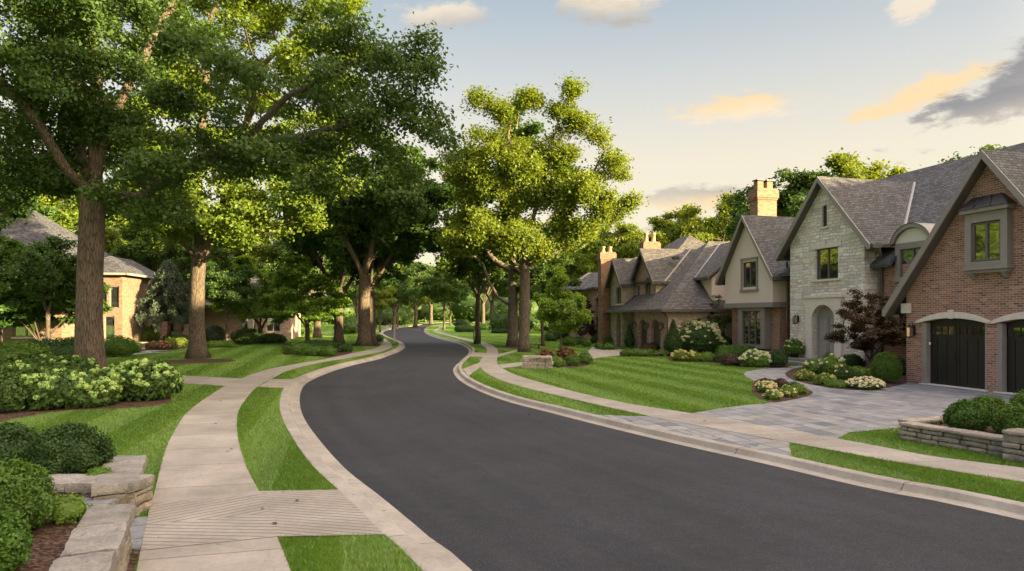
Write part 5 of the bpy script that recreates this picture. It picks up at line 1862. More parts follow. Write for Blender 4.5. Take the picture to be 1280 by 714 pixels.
    tree('shade_tree', 'tall golden topped tree with a straight bare trunk close by the right pavement', b, L, limbs, 31, .35, .205, 84000, 'gold', 'bark_grey',
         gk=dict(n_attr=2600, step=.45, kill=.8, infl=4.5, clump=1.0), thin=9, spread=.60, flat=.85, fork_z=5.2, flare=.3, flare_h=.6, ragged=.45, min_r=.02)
    b = gp(641, 433)
    y = b[1]
    q = lambda px, py, dy=0: P_(px, py, y + dy, b)
    limbs = [[(0, 0, 0), (0, 0, .6), q(641, 400), q(641, 350), q(640, 320)],
             [q(641, 340), q(625, 330), q(612, 320), q(600, 280), q(590, 200)],
             [q(641, 385), q(622, 372), q(610, 350), q(604, 330), q(580, 310)],
             [q(640, 325), q(645, 280), q(640, 200), q(650, 130)],
             [q(640, 325), q(665, 300), q(700, 260), q(720, 220)]]
    L = []
    lb(640, 190, 0, 3.2, 3.2, 4.2); lb(580, 220, 0, 3.0, 3.2, 3.0); lb(690, 230, 1, 3.0, 3.0, 2.8); lb(600, 300, 0, 3.8, 3.4, 1.7); lb(545, 285, 0, 2.4, 2.6, 2.0); lb(553, 235, 0, 2.3, 2.6, 2.4); lb(670, 300, 1, 3.2, 3.0, 1.5)
    tree('shade_tree', 'second tall tree just left of the straight trunked one, with a low forked limb', b, L, limbs, 37, .40, .28, 42000, 'maple', 'bark_grey',
         gk=dict(n_attr=1700, step=.52, kill=.95, infl=4.8, clump=1.0), thin=9, spread=.55, flat=.7, fork_z=5.6, flare=.4, flare_h=.7, ragged=.5, min_r=.02)

    # general-purpose street trees, each copied along the road
    def std(seed, h, r, R0, leafL, n, lm, label, base, fork=.33, bark='bark', low=0.0, name='street_tree'):
        g = np.random.default_rng(seed)
        L = [(0, 0, h * .66, r * .78, r * .78, h * .27)]
        for k in range(7):
            a = k * .9 + g.uniform(0, .5)
            L.append((math.cos(a) * r * .6, math.sin(a) * r * .6, h * g.uniform(.46 - low, .78), r * .46, r * .46, h * .15))
        limbs = [[(0, 0, 0), (.04, 0, .5), (0, .05, h * fork * .6), (.1, 0, h * fork)]]
        for k in range(5):
            a = k * 1.256 + g.uniform(0, .5)
            limbs.append([(.1, 0, h * fork * g.uniform(.85, 1)), (math.cos(a) * r * .25, math.sin(a) * r * .25, h * (fork + .13)), (math.cos(a) * r * .5, math.sin(a) * r * .5, h * (fork + .3))])
        return tree(name, label, base, L, limbs, seed, R0, leafL, n, lm, bark, gk=dict(n_attr=1300, step=.55, kill=1.0, infl=5, clump=1.1),
                    thin=9, spread=.62, flat=.6, fork_z=h * fork * .8, ragged=.55, min_r=.022, flare=.5, flare_h=.5)

    g1 = std(41, 16.5, 6.6, .40, .30, 34000, 'maple', 'dark leafy tree, the nearer of the twin trunks beside the left pavement bend', gp(455, 432))
    g2 = std(43, 15.0, 6.0, .38, .30, 27000, 'maple', 'stout trunked tree behind the layered dogwoods on the left lawn', gp(423, 430), .30)
    g3 = std(47, 13.0, 4.6, .20, .28, 20000, 'dark', 'slim street tree with a dark trunk guard on the right verge', gp(596.5, 430), .36, 'bark_thin')
    g1.scale = (1.2, 1.2, 1.22)
    tree_copy(g1, 'dark leafy tree, the farther of the twin trunks beside the left pavement bend', gp(464, 430.5), .96, 2.1)
    near = [(g3, (475, 415.5), .62, 1.0, 'gold', 'small golden tree by the left pavement beyond the marker post'),
            (g3, (497, 409.5), .85, 2.2, 'maple', 'thin trunked tree on the left verge behind the marker post'),
            (g2, (493, 411.5), .82, 4.0, 'maple', 'leafy tree on the far left lawn beyond the bend'),
            (g3, (519, 405.6), .98, 3.3, 'gold', 'sunlit tree standing on the outside of the far bend'),
            (g2, (531, 403.0), 1.0, .6, 'maple', 'rounded tree just behind the outside of the far bend'),
            (g3, (555, 412.6), .95, 5.0, 'dark', 'dark trunked tree on the inside of the far bend'),
            (g3, (563, 407.6), 1.0, 1.5, 'dark', 'slender tree behind the dark one on the inside of the far bend'),
            (g3, (678, 432.5), .66, .3, 'maple', 'slender trunked tree on the right lawn between the tall pair and the young tree')]
    for (src, p, s_, rz, cm, lab) in near:
        tree_copy(src, lab, gp(*p), s_, rz, crown_mat=cm)
    # the belt of trees closing the view, each a tree of its own
    tree_copy(g3, 'small green tree before the sunlit wall left of the big trunk', (-31.5, 43.5), .66, 2.9, crown_mat='maple')
    tree_copy(g3, 'bushy small tree screening the porch house', (-24.5, 55), .6, 1.2, crown_mat='maple')
    far = [(-62, 118, 1.15, 'maple', 1), (-53, 132, 1.2, 'dark', 2), (-46, 112, 1.0, 'gold', 1), (-38, 140, 1.25, 'dark', 1), (-30, 172, 1.2, 'gold', 2), (-34, 205, 1.4, 'dark', 1), (-18, 225, 1.35, 'dark', 2),
           (-8, 178, 1.2, 'dark', 1), (2, 152, 1.15, 'dark', 2), (-4, 128, 1.0, 'maple', 1), (10, 128, 1.1, 'dark', 2), (16, 108, 1.0, 'gold', 1), (6, 98, .95, 'dark', 2), (24, 122, 1.2, 'maple', 1), (34, 118, 1.2, 'gold', 2),
           (-40, 98, .95, 'dark', 2), (-45, 84, 1.1, 'dark', 1), (-56, 92, 1.15, 'maple', 2), (-70, 100, 1.2, 'maple', 1), (-84, 118, 1.3, 'dark', 2), (-62, 76, 1.1, 'gold', 2), (-75, 84, 1.2, 'maple', 1), (-96, 100, 1.3, 'dark', 1),
           (-12, 262, 1.5, 'dark', 1), (-44, 240, 1.5, 'dark', 2), (-62, 190, 1.4, 'dark', 1), (-78, 160, 1.35, 'maple', 2), (18, 190, 1.3, 'dark', 1), (40, 170, 1.3, 'dark', 2), (22, 240, 1.5, 'dark', 1),
           (-28, 116, .95, 'dark', 2), (-22, 146, 1.0, 'maple', 1), (-50, 160, 1.2, 'dark', 1), (-24, 190, 1.3, 'maple', 2)]
    for i, (x, y_, s_, cm, k) in enumerate(far):
        tree_copy((g1, g2)[k - 1], 'one of the leafy trees massed behind the far bend of the road', (x, y_), s_, i * 1.37, 'trees massed beyond the far bend', crown_mat=cm)
    behind = [(700, 288, 88, 'gold', g2, 'golden tree above the slate roofed house, nearest the tall street trees'), (728, 300, 98, 'maple', g1, 'green tree rising over the slate hipped roof'),
              (770, 290, 96, 'gold', g1, 'bright yellow tree between the two tan chimneys'), (800, 306, 108, 'gold', g2, 'small yellow crown beside the clay chimney pots'),
              (893, 262, 108, 'gold', g1, 'yellow tree over the brown roof ridge, left of the big chimney'), (858, 286, 118, 'gold', g2, 'low green crown just above the brown hipped roof'),
              (985, 200, 66, 'maple', g2, 'green tree right beside the big brick chimney'), (1050, 180, 68, 'gold', g1, 'golden tree above the peak of the stone gable'),
              (1132, 196, 74, 'gold', g2, 'yellow green crown just over the long grey ridge'), (1245, 162, 60, 'maple', g1, 'sparse crown above the ridge by the garage gable'),
              (1010, 225, 80, 'dark', g1, 'darker tree filling the gap between chimney and stone gable')]
    for i, (px, py, Y, cm, src, lab) in enumerate(behind):
        h = CAM_H + (395 - py) / F * Y
        hs = 16.2 if src is g1 else 14.8
        tree_copy(src, lab, ((px - 640) / F * Y, Y), h / hs * (1.2 if px < 900 else 1.0), i * 1.9 + .5, crown_mat=cm)
    left = [(-34.5, 66.0, 1.0, 'dark', g2, 'dark tree standing against the shaded porch house'), (-47, 72, 1.15, 'gold', g1, 'golden tree rising behind the tan brick house roof'), (-56, 66, 1.2, 'gold', g2, 'lit tree behind the left end of the tan brick house'),
            (-41, 44, .9, 'dark', g2, 'dark tree at the left edge in front of the tan brick house'),
            (-22.5, 74, 1.0, 'maple', g2, 'green tree beyond the layered dogwoods'), (-31, 80, 1.1, 'gold', g1, 'tall lit tree over the porch house roof'), (-50, 57, 1.25, 'maple', g1, 'tall green tree behind the left edge of the view')]
    for i, (x, y_, s_, cm, src, lab) in enumerate(left):
        tree_copy(src, lab, (x, y_), s_, i * 2.3 + .9, crown_mat=cm)
    # unseen trees added behind the viewer and the right-hand roofs to shade the street
    k_ = 0
    for (a_, c, s_, src) in [(30, -4, 1.2, g1), (32, 1, 1.2, g2), (28, 5, 1.3, g1), (31, 9, 1.45, g1), (29, 13, 1.5, g1), (33, 17, 1.45, g1), (29, 21, 1.05, g2), (32, 25, 1.0, g1), (27, 29.5, 1.0, g1), (26, 34, .98, g1), (28, 38, .96, g1),
                             (42, -1, 1.3, g1), (43, 5, 1.3, g2), (42, 11, 1.4, g1), (44, 17, 1.3, g2), (41, 23, 1.1, g1), (37, 19.5, 1.25, g2), (51, 21, 1.35, g1), (36, 7, 1.3, g2), (53, 7, 1.45, g1), (53, 13, 1.4, g2), (38, 14.5, 1.4, g2), (40, 31, 1.1, g2)]:
        x, y_ = a_ * .9 + c * .436, -a_ * .436 + c * .9
        tree_copy(src, 'one of the unseen trees added behind the viewer to shade the road', (x, y_), s_, k_ * 1.7, 'unseen trees added for shade', crown_mat='dark')
        k_ += 1
    return g1, g2, g3


build_trees()


def undergrowth():
    """far-off shrubs and garden edges that close the view under the crowns"""
    g = np.random.default_rng(91)
    ps = []
    k = 0
    for (x0, y0, x1, y1, h, n, r) in [(-150, 130, -60, 190, 9, 14, 6), (-60, 190, -30, 205, 12, 7, 7), (-34, 262, 60, 285, 15, 12, 9), (-12, 196, 60, 215, 12, 12, 7), (60, 215, 150, 150, 9, 10, 8), (12, 92, 44, 106, 4.5, 12, 3),
                                     (4, 112, 30, 128, 5, 8, 3.5), (-120, 80, -64, 104, 6, 12, 5), (-46, 97, -40, 108, 3.5, 5, 2.2), (-2, 100, 8, 108, 3, 4, 2), (-64, 64, -48, 68, 4, 7, 2.6), (-52, 82, -36, 86, 3.5, 7, 2.4), (-27, 80, -22.5, 92, 2.4, 4, 1.6),
                                     (-30, 150, -31, 185, 5, 4, 3)]:
        for q in range(n):
            f = (q + .5) / n
            cx, cy = x0 + (x1 - x0) * f + g.normal(0, 1), y0 + (y1 - y0) * f + g.normal(0, 1.5)
            rr = r * g.uniform(.8, 1.35)
            fol, _ = bush_meshes(rr, rr * .8, h * g.uniform(.6, 1.15), max(.35, cy / 260), 520, 700 + k, amp=.3, freq=2.8, depth=.3)
            k += 1
            V = np.zeros(len(fol.vertices) * 3, np.float32); fol.vertices.foreach_get('co', V)
            Fc = np.zeros(len(fol.loops), np.int32); fol.loops.foreach_get('vertex_index', Fc)
            ps.append((V.reshape(-1, 3) + np.array([cx, cy, 0]), Fc.reshape(-1, 4)))
            bpy.data.meshes.remove(fol)
    tag(link_mesh('undergrowth', np_mesh('undergrowth', *cat(ps)), LEAF['dark']), 'dim mass of shrubs closing the gaps under the far trees', 'undergrowth', kind='stuff')


undergrowth()


def small_trees():
    # layered dogwoods on the left lawn
    def layered(seed, base, h, r, R0, leafL, n, lm, label, bark='bark_thin', name='ornamental_tree', stems=4, flat=.35, fork=.22, gkx=None, tiers=5, droop=.05, cat_='tree', minr=.008, low=.30):
        g = np.random.default_rng(seed)
        L = []
        for k in range(tiers):
            f = k / (tiers - 1)
            zz = h * (low + (.86 - low) * f)
            rr = r * (1 - .55 * f ** 1.5)
            for j in range(5 if f < .8 else 2):
                a = j * 1.257 + k * .7 + g.uniform(-.3, .3)
                L.append((math.cos(a) * rr * .58, math.sin(a) * rr * .58, zz + g.uniform(-.05, .05) * h, rr * .42, rr * .42, h * .045 + .08))
        limbs = [[(0, 0, 0), (.02, 0, h * fork * .5), (0, .02, h * fork)]]
        for k in range(stems):
            a = k * 6.283 / stems + g.uniform(0, .6)
            limbs.append([(0, 0, h * fork * g.uniform(.5, 1)), (math.cos(a) * r * .25, math.sin(a) * r * .25, h * (fork + .15)), (math.cos(a) * r * .5, math.sin(a) * r * .5, h * (fork + .32))])
        st = max(.12, r * .085)
        return tree(name, label, base, L, limbs, seed, R0, leafL, n, lm, bark, cat_=cat_, gk=dict(n_attr=1500, step=st, kill=st * 1.9, infl=st * 10, clump=max(.25, r * .13), trop=.0),
                    thin=8, spread=st * .95, flat=flat, fork_z=h * fork, ragged=.3, min_r=minr, droop=droop, flare=.2, flare_h=.2, tip=.006, up=1.1)
    layered(61, gp(384, 431), 8.4, 4.9, .20, .25, 30000, 'dogwood', 'bright green layered dogwood behind the clipped hedge, nearest the left pavement')
    layered(62, gp(325, 428), 9.0, 4.6, .22, .26, 28000, 'dogwood', 'layered dogwood between the golden maple and the brighter dogwood')
    layered(63, gp(52, 438), 8.6, 4.8, .12, .30, 34000, 'maple', 'small many-stemmed maple in front of the tan brick house', stems=6, fork=.08, tiers=6)
    layered(64, gp(0, 437), 12.0, 5.0, .16, .30, 36000, 'dark', 'dense dark small tree at the left edge behind the bed', stems=4, tiers=7, low=.2)
    # japanese maple by the front door
    layered(66, gp(1091, 466), 4.1, 2.35, .07, .10, 21000, 'bronze', 'bronze leaved japanese maple standing in front of the stone gable', stems=5, fork=.18, tiers=6, flat=.5, droop=.1, low=.34)
    # young maple in the corner bed
    b = gp(700.5, 449.5)
    L = [(0, 0, 4.9, .5, .5, .55), (0, 0, 4.1, .95, .95, .7), (0, 0, 3.2, 1.35, 1.35, .75), (.3, 0, 2.5, 1.35, 1.35, .6), (-.5, .2, 2.3, 1.0, 1.0, .5), (.8, -.1, 2.0, .7, .7, .4)]
    tree('young_tree', 'young bright green tree with a thin stem in the corner bed', b, L, [[(0, 0, 0), (.02, 0, 1.2), (0, 0, 2.4), (0, .02, 3.6), (0, 0, 4.8)]], 71, .06, .16, 16000, 'dogwood', 'bark_thin',
         gk=dict(n_attr=1000, step=.2, kill=.36, infl=2.2, clump=.36), thin=8, spread=.26, flat=.8, fork_z=1.35, min_r=.008, tip=.006, flare=.2, flare_h=.1, ragged=.3)
    # maroon small tree by the stone gable
    layered(73, gp(746, 428), 4.4, 2.5, .09, .16, 9000, 'purple', 'small maroon leaved tree between the tan chimney and the young tree', stems=5, fork=.15, tiers=6, flat=.7, low=.25)
    layered(74, gp(893, 441), 4.2, 1.5, .05, .13, 6500, 'hyd', 'upright leafy shrub tree against the pale brick side wall', stems=5, fork=.06, tiers=7, flat=.8, low=.12, name='shrub_tree', cat_='shrub')
    layered(75, gp(148, 427), 6.0, 1.6, .06, .15, 3800, 'maple', 'slender tall shrub trained against the sunlit brick wall', stems=4, fork=.06, tiers=7, flat=.8, low=.12, name='wall_shrub', cat_='shrub')


small_trees()


def weeping_spruce(base, h, seed=81):
    g = np.random.default_rng(seed)
    t = thing('weeping_spruce', 'blue-green weeping spruce with hanging tiers beside the sunlit house', 'conifer', (*base, 0))
    mb = MB()
    mb.tube([(0, 0, 0), (.1, 0, h * .4), (0, .1, h * .8), (.1, 0, h)], [.20, .15, .08, .02], 8)
    Ps, Ns = [], []
    for k in range(46):
        f = k / 46
        z = h * (.30 + .68 * f)
        a = k * 2.4 + g.uniform(-.3, .3)
        r = (1 - f) ** .7 * h * .36 + .3
        pts = []
        for s_ in np.linspace(0, 1, 9):
            rad = r * s_
            zz = z + h * .05 * math.sin(s_ * 2.2) - h * .13 * s_ ** 2.2
            pts.append((math.cos(a) * rad, math.sin(a) * rad, max(.2, zz)))
        mb.tube(pts, list(np.linspace(.04, .008, 9)), 4)
        A = np.array(pts)
        for s_ in range(1, 9):
            for q in range(16):
                p = A[s_] + g.normal(0, .12, 3)
                dl = g.uniform(.1, .85) * (.4 + .6 * s_ / 8)
                for u in range(7):
                    Ps.append(p + np.array([0, 0, -dl * u / 7]) + g.normal(0, .05, 3)); Ns.append(g.normal(0, 1, 3) * np.array([1, 1, .3]))
    mb.build('trunk', M['bark_thin'], t)
    V, Fc = leaf_quads(np.array(Ps), np.array(Ns), .20, .075, g)
    # hang the needles: turn each quad's long axis towards the ground
    link_mesh('crown', np_mesh('crown', V, Fc), LEAF['spruce'], t)


weeping_spruce(gp(211, 430), 7.4)

# ------------------------------------------------------------------ low stone walls
def stone_wall(name, label, p, q, width, height, cap=.11, courses=(.14, .12), mat='rock', capmat='rock_cap', seed=1, cat_='wall', n=6, caplen=(.6, .95), amp=.021, parent=None, over=.025):
    """dry laid wall from p to q; the given line is its face, the wall lies to the left of it"""
    g = np.random.default_rng(seed)
    p, q = Vector((*p, 0)), Vector((*q, 0))
    d = (q - p); L = d.length; d.normalize()
    nrm = Vector((-d.y, d.x, 0))
    ang = math.atan2(d.y, d.x)
    t = parent or thing(name, label, cat_, (0, 0, 0))
    m = MB()
    z, k = 0.0, 0
    top = height - cap
    while z < top - .02:
        ch = min(courses[k % len(courses)] * g.uniform(.9, 1.1), top - z)
        if top - z - ch < .05: ch = top - z
        s_ = 0.0
        while s_ < L - .02:
            bl = g.uniform(.24, .58)
            if L - s_ - bl < .14: bl = L - s_
            c = p + d * (s_ + bl / 2) + nrm * (width / 2 + g.uniform(-.012, .012))
            m.rough_block((c.x, c.y, z + ch / 2), (bl - .014, width - g.uniform(0, .03), ch - .012), ang, .02, n, amp, g.uniform(0, 99))
            s_ += bl
        z += ch; k += 1
    m.build('wall_stones', M[mat], t)
    core = MB(); cc = [p + d * .06 + nrm * .07, q - d * .06 + nrm * .07, q - d * .06 + nrm * (width - .07), p + d * .06 + nrm * (width - .07)]
    core.prism([(v.x, v.y) for v in cc], -.1, top - .03, 'z'); core.build('mortar_core', M['soil'], t)
    c_ = MB()
    s_ = 0.0
    while s_ < L - .02:
        bl = g.uniform(*caplen)
        if L - s_ - bl < .3: bl = L - s_
        c = p + d * (s_ + bl / 2) + nrm * width / 2
        c_.rough_block((c.x, c.y, top + cap / 2), (bl - .012, width + over * 2, cap), ang + g.uniform(-.01, .01), .022, n, amp * .75, g.uniform(0, 99), 3.5)
        s_ += bl
    c_.build('cap_stones', M[capmat], t)
    return t


def build_walls():
    A = stone_wall('stone_planter', 'low limestone planter wall with rough corner beside the left pavement, two dark boxwoods in it', (-9.2, 7.9), (-4.66, 7.9), .44, .44, .13, (.13, .12), seed=3)
    stone_wall('', '', (-4.64, 7.92), (-5.42, 9.46), .46, .45, .13, (.12, .13), seed=4, parent=A)
    stone_wall('', '', (-5.5, 9.45), (-9.2, 9.2), .30, .44, .12, (.15,), seed=5, parent=A)
    o = fill_poly('planter_soil', [(-9.2, 8.2), (-5.0, 8.2), (-5.75, 9.3), (-9.2, 9.1)], .35, M['mulch'], A, kind=None)
    B = stone_wall('stone_wall', 'weathered stone wall with broad flat caps at the lower left corner', (-2.30, 3.2), (-4.02, 6.78), .38, .52, .15, (.13, .15, .12), seed=8, caplen=(.7, 1.0), amp=.026)
    fill_poly('mulch_bed', [(-2.6, 3.2), (-4.2, 6.6), (-4.75, 7.0), (-9.5, 7.05), (-9.5, 3.2)], .40, M['mulch'])
    E_ = stone_wall('stone_edging', 'short stone riser between the bluestone step and the lower left bed', (-9.0, 7.02), (-4.45, 6.98), .16, .40, .10, (.3,), seed=9, cat_='edging', caplen=(.4, .8))
    st = MB()
    g = np.random.default_rng(5)
    for (x0, x1, z) in ((-5.55, -4.80, .28), (-6.6, -5.57, .285), (-7.7, -6.62, .28)):
        st.rough_block(((x0 + x1) / 2, 7.47, z - .06), (x1 - x0 - .012, .80, .10), g.uniform(-.01, .01), .012, 6, .004, g.uniform(0, 9))
    tag(st.build('bluestone_step', M['slab']), 'row of grey bluestone treads between the two left planters', 'step')
    fl = MB()
    for poly in ([(-4.60, 7.88), (-4.49, 7.88), (-4.345, 7.60), (-4.60, 7.50)], [(-4.60, 7.485), (-4.335, 7.585), (-4.12, 7.14), (-4.52, 6.99)], [(-4.50, 6.98), (-4.11, 7.125), (-3.955, 6.80), (-4.02, 6.80)]):
        fl.prism(poly, -.03, .026, 'z')
    tag(fl.build('stepping_slab', M['slab']), 'flush blue-grey slabs between the wall ends and the left pavement', 'paving')

    fill_poly('mulch_bed', [(-4.02, 6.79), (-3.945, 6.78), (-3.70, 6.27), (-3.07, 5.0), (-2.2, 3.2), (-2.32, 3.2)], .016, M['mulch'])
    C = stone_wall('stone_planter', 'long low planter wall with a flat grey coping by the bluestone drive', (9.10, 11.18), (8.14, 13.12), .34, .35, .07, (.10, .09), 'rock_grey', 'rock_grey', 12, caplen=(.9, 1.4), amp=.010)
    stone_wall('', '', (8.20, 13.10), (9.6, 13.62), .32, .345, .07, (.10, .09), 'rock_grey', 'rock_grey', 13, parent=C, amp=.010)
    stone_wall('', '', (10.5, 8.1), (8.93, 11.32), .48, .53, .07, (.12, .10, .11), 'rock_grey', 'rock_grey', 14, parent=C, amp=.012)
    fill_poly('planter_soil', [(9.35, 11.4), (8.5, 13.0), (9.6, 13.45), (12.5, 11.6), (12.3, 9.6), (10.6, 8.8)], .27, M['mulch'], C, kind=None)
    # rough stone marker block in the corner bed
    x, y = gp(671, 461)
    b = MB()
    g = np.random.default_rng(4)
    for r_ in range(3):
        for c in range(4):
            b.rough_block((x - .53 + c * .36 + (.05 if r_ % 2 else 0), y, .09 + r_ * .17), (.35, .5 + g.uniform(0, .06), .165), -.12, .025, 5, .014, g.uniform(0, 9))
    b.rough_block((x, y, .55), (1.38, .60, .11), -.12, .03, 6, .02, 3)
    tag(b.build('stone_block', M['rock_grey']), 'squat block of stacked pale stone at the edge of the corner bed', 'stone block')


build_walls()


# ------------------------------------------------------------------ shrubs and flowers
def plants():
    # foreground boxwoods, left
    bush('boxwood', 'dark clipped boxwood nearest the end of the left planter wall', (-6.06, 8.75), .94, .66, 'yew', leaf=.042, z0=.34, n=17000, amp=.19, freq=3.2, depth=.32)
    bush('boxwood', 'dark boxwood in the left planter, cut off by the edge of the view', (-7.0, 8.72), .98, .68, 'yew', leaf=.042, z0=.34, n=17000, amp=.19, freq=3.2, depth=.32)
    bush('boxwood', 'large bright boxwood in the lower left bed beside the flat capped wall', (-4.95, 6.1), .92, .70, 'box', leaf=.040, z0=.38, n=24000, amp=.17, freq=3.4, depth=.30)
    bush('boxwood', 'boxwood at the very bottom left corner, mostly outside the view', (-4.3, 5.2), .62, .50, 'box', leaf=.038, z0=.38, n=14000, amp=.17, freq=3.4, depth=.30)
    bush('ground_cover', 'tuft of small bright leaves growing by the wall corner', (-5.42, 8.42), .34, .16, 'fresh', leaf=.035, z0=.35, n=500, cat_='plant')
    bush('ground_cover', 'small trailing shoots beside the bluestone step', (-4.55, 6.55), .40, .30, 'fresh', leaf=.035, z0=.38, n=600, cat_='plant')

    # hydrangeas round the big maple
    hg = 'lime flowered hydrangeas round the big maple'
    hyd = [(70, 514, 92, 56, 44, 'full hydrangea with lime heads directly before the big trunk, left of centre'), (112, 511, 62, 46, 30, 'hydrangea with small green heads right below the big trunk'),
           (28, 507, 66, 58, 22, 'hydrangea with few heads left of the full one'), (180, 503, 76, 60, 46, 'broad hydrangea with lime heads right of the big trunk'), (150, 498, 50, 50, 20, 'hydrangea tucked between the big trunk and the broad one'),
           (85, 484, 70, 44, 18, 'hydrangea behind the full one, its heads level with the trunk base'), (205, 494, 40, 40, 20, 'small hydrangea at the lawn end of the bed'), (32, 482, 66, 48, 8, 'leafy hydrangea almost without heads behind the left row')]
    for (px, py, w, h, nf, lab) in hyd:
        bpx('hydrangea', lab, px, py, w, h * .8, 'hyd', dep=.9, leaf=.15, flower='lime', nf=int(nf * 1.3), fr=.105, amp=.15, n=2600, group=hg)
    bpx('shrub', 'dense low shrub at the left edge of the hydrangea bed', 8, 519, 42, 58, 'hyd', leaf=.10, n=2600, amp=.15)
    bpx('shrub', 'broad green shrub behind the leafless headed hydrangeas at the left', 18, 470, 84, 42, 'box', leaf=.12)
    bpx('shrub', 'dark green shrub under the small many-stemmed maple', 66, 460, 70, 36, 'yew', leaf=.12)
    bpx('shrub', 'dark green shrub immediately left of the big trunk', 98, 452, 46, 30, 'box', leaf=.12)

    # bed before the sunlit house
    for (px, py, w, h, lm, fl, nf, lab) in [(147, 447, 44, 26, 'box', None, 0, 'mid green spreading shrub just right of the big trunk'), (178, 430, 40, 22, 'yellow', None, 0, 'golden leaved shrub above the stone pot'),
                                           (192, 420, 30, 15, 'fresh', None, 0, 'fresh green mound behind the golden shrub'), (192, 438, 18, 11, 'rust', None, 0, 'low rust coloured tuft right of the stone pot'),
                                           (204, 438, 14, 11, 'rust', 'pink', 40, 'pink flowered mound in the bed by the sunlit house'), (213, 437, 16, 14, 'yellow', None, 0, 'yellow mound right of the pink flowers'),
                                           (226, 434, 18, 11, 'yellow', None, 0, 'flat yellow green mound left of the golden maple trunk'), (220, 428, 30, 11, 'hyd', None, 0, 'dark low hedge under the weeping spruce'),
                                           (268, 429, 26, 22, 'spruce', None, 0, 'blue green shrub right of the golden maple trunk'), (275, 435, 34, 8, 'fresh', None, 0, 'row of hostas edging the left lawn'),
                                           (166, 442, 18, 16, 'hyd', None, 0, 'small green shrub left of the stone pot'), (310, 431, 40, 20, 'yew', None, 0, 'very dark clipped shrub in front of the porch house'), (340, 430, 36, 12, 'yew', None, 0, 'low dark hedge under the rear dogwood')]:
        bpx('shrub', lab, px, py, w, h, lm, flower=fl, nf=nf, fr=.06)
    # hedge round the dogwood
    for (px, py, w, h, lm, lab) in [(372, 443, 34, 12, 'box', 'left end of the clipped hedge below the bright dogwood'), (391, 445.5, 30, 12, 'box', 'middle piece of the clipped hedge below the bright dogwood'), (411, 446, 18, 12, 'box', 'right end of the clipped hedge by the left pavement'),
                                    (432, 440.5, 16, 10, 'yew', 'dark low shrub beside the stout trunk behind the hedge'), (400, 436, 50, 9, 'yew', 'dark ground hedge behind the clipped hedge'), (470, 428, 18, 9, 'hyd', 'white dotted shrub right of the twin trunks'),
                                    (445, 412, 14, 12, 'yew', 'dark shrub far back on the left lawn'), (467, 411, 8, 12, 'yew', 'tiny dark conical shrub by the far left pavement')]:
        bpx('hedge', lab, px, py, w, h, lm, p=3.2, amp=.07, cat_='hedge')

    # right side, far lawn
    for (px, py, w, h, lm, lab) in [(581, 415.5, 26, 9, 'hyd', 'low pale hedge on the far right lawn'), (577, 409, 20, 10, 'yew', 'rounded dark shrub behind the low pale hedge'), (604, 413, 26, 8, 'yew', 'dark hedge between the pale hedge and the guarded tree'),
                                    (626, 417, 24, 6, 'yew', 'flat clipped hedge left of the tall trees'), (640, 414, 30, 12, 'hyd', 'shrub mass behind the tall trees'), (688, 427, 18, 12, 'hyd', 'white flowering shrub between the tall trees and the young tree'),
                                    (712, 433, 20, 11, 'box', 'clipped shrub right behind the young tree'), (733, 434, 12, 11, 'box', 'small clipped shrub beside the concrete walk'), (724, 431, 16, 9, 'yew', 'dark low shrub behind the walk'),
                                    (748, 430, 19, 11, 'yew', 'round dark shrub below the maroon tree'), (749, 436.5, 11, 8, 'box', 'small boxwood at the bend of the concrete walk'), (760, 437.5, 20, 7, 'box', 'low boxwood row beside the concrete walk'),
                                    (768, 432, 28, 12, 'box', 'broad clipped boxwood in front of the stone porch'), (729, 423, 16, 12, 'hyd', 'white speckled shrub behind the maroon tree'), (655, 412, 22, 9, 'yew', 'dark shrub far behind the tall trees'),
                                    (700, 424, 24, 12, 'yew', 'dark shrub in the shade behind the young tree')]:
        bpx('shrub', lab, px, py, w, h, lm, p=2.5, amp=.08)
    # corner bed
    for (px, py, w, h, lm, fl, nf, lab) in [(682.5, 450, 19, 12, 'rust', 'pink', 70, 'pink flowered mound behind the stone block'), (707, 450, 24, 15, 'rust', 'pink', 30, 'rust toned shrub around the young stem'),
                                           (695, 459.5, 22, 13, 'fresh', None, 0, 'bright clipped ball right of the stone block'), (716, 458, 18, 15, 'box', None, 0, 'darker clipped ball next to the bright one'), (731, 456, 18, 16, 'box', None, 0, 'clipped ball at the walk end of the corner bed')]:
        bpx('shrub', lab, px, py, w, h, lm, flower=fl, nf=nf, fr=.05, amp=.08)
    # by the second house
    bpx('hedge', 'clipped low hedge before the arched garage doors', 798, 446, 42, 9, 'box', dep=.35, p=4, amp=.05, cat_='hedge', rz=-.1)
    bpx('shrub', 'small low mound at the right end of the clipped hedge', 826, 445.5, 17, 6.5, 'box', amp=.08)
    bpx('shrub', 'rust brown feathery shrub in front of the arched garage doors', 814, 440, 25, 10.5, 'rust', amp=.16)
    bpx('cone_yew', 'dark columnar evergreen against the stone gable corner', 787, 436.5, 13, 31, 'yew', cone=True, amp=.05, cat_='evergreen')
    bpx('cone_yew', 'dense dark cone shaped evergreen at the corner of the pale side wall', 841.5, 445, 25, 45, 'yew', cone=True, amp=.05, cat_='evergreen', leaf=.08)
    # foundation planting of the main house
    bpx('panicle_hydrangea', 'tall hydrangea crowded with creamy white panicles', 873, 445, 58, 42, 'hyd', flower='cream', nf=150, fr=.10, amp=.18, leaf=.10)
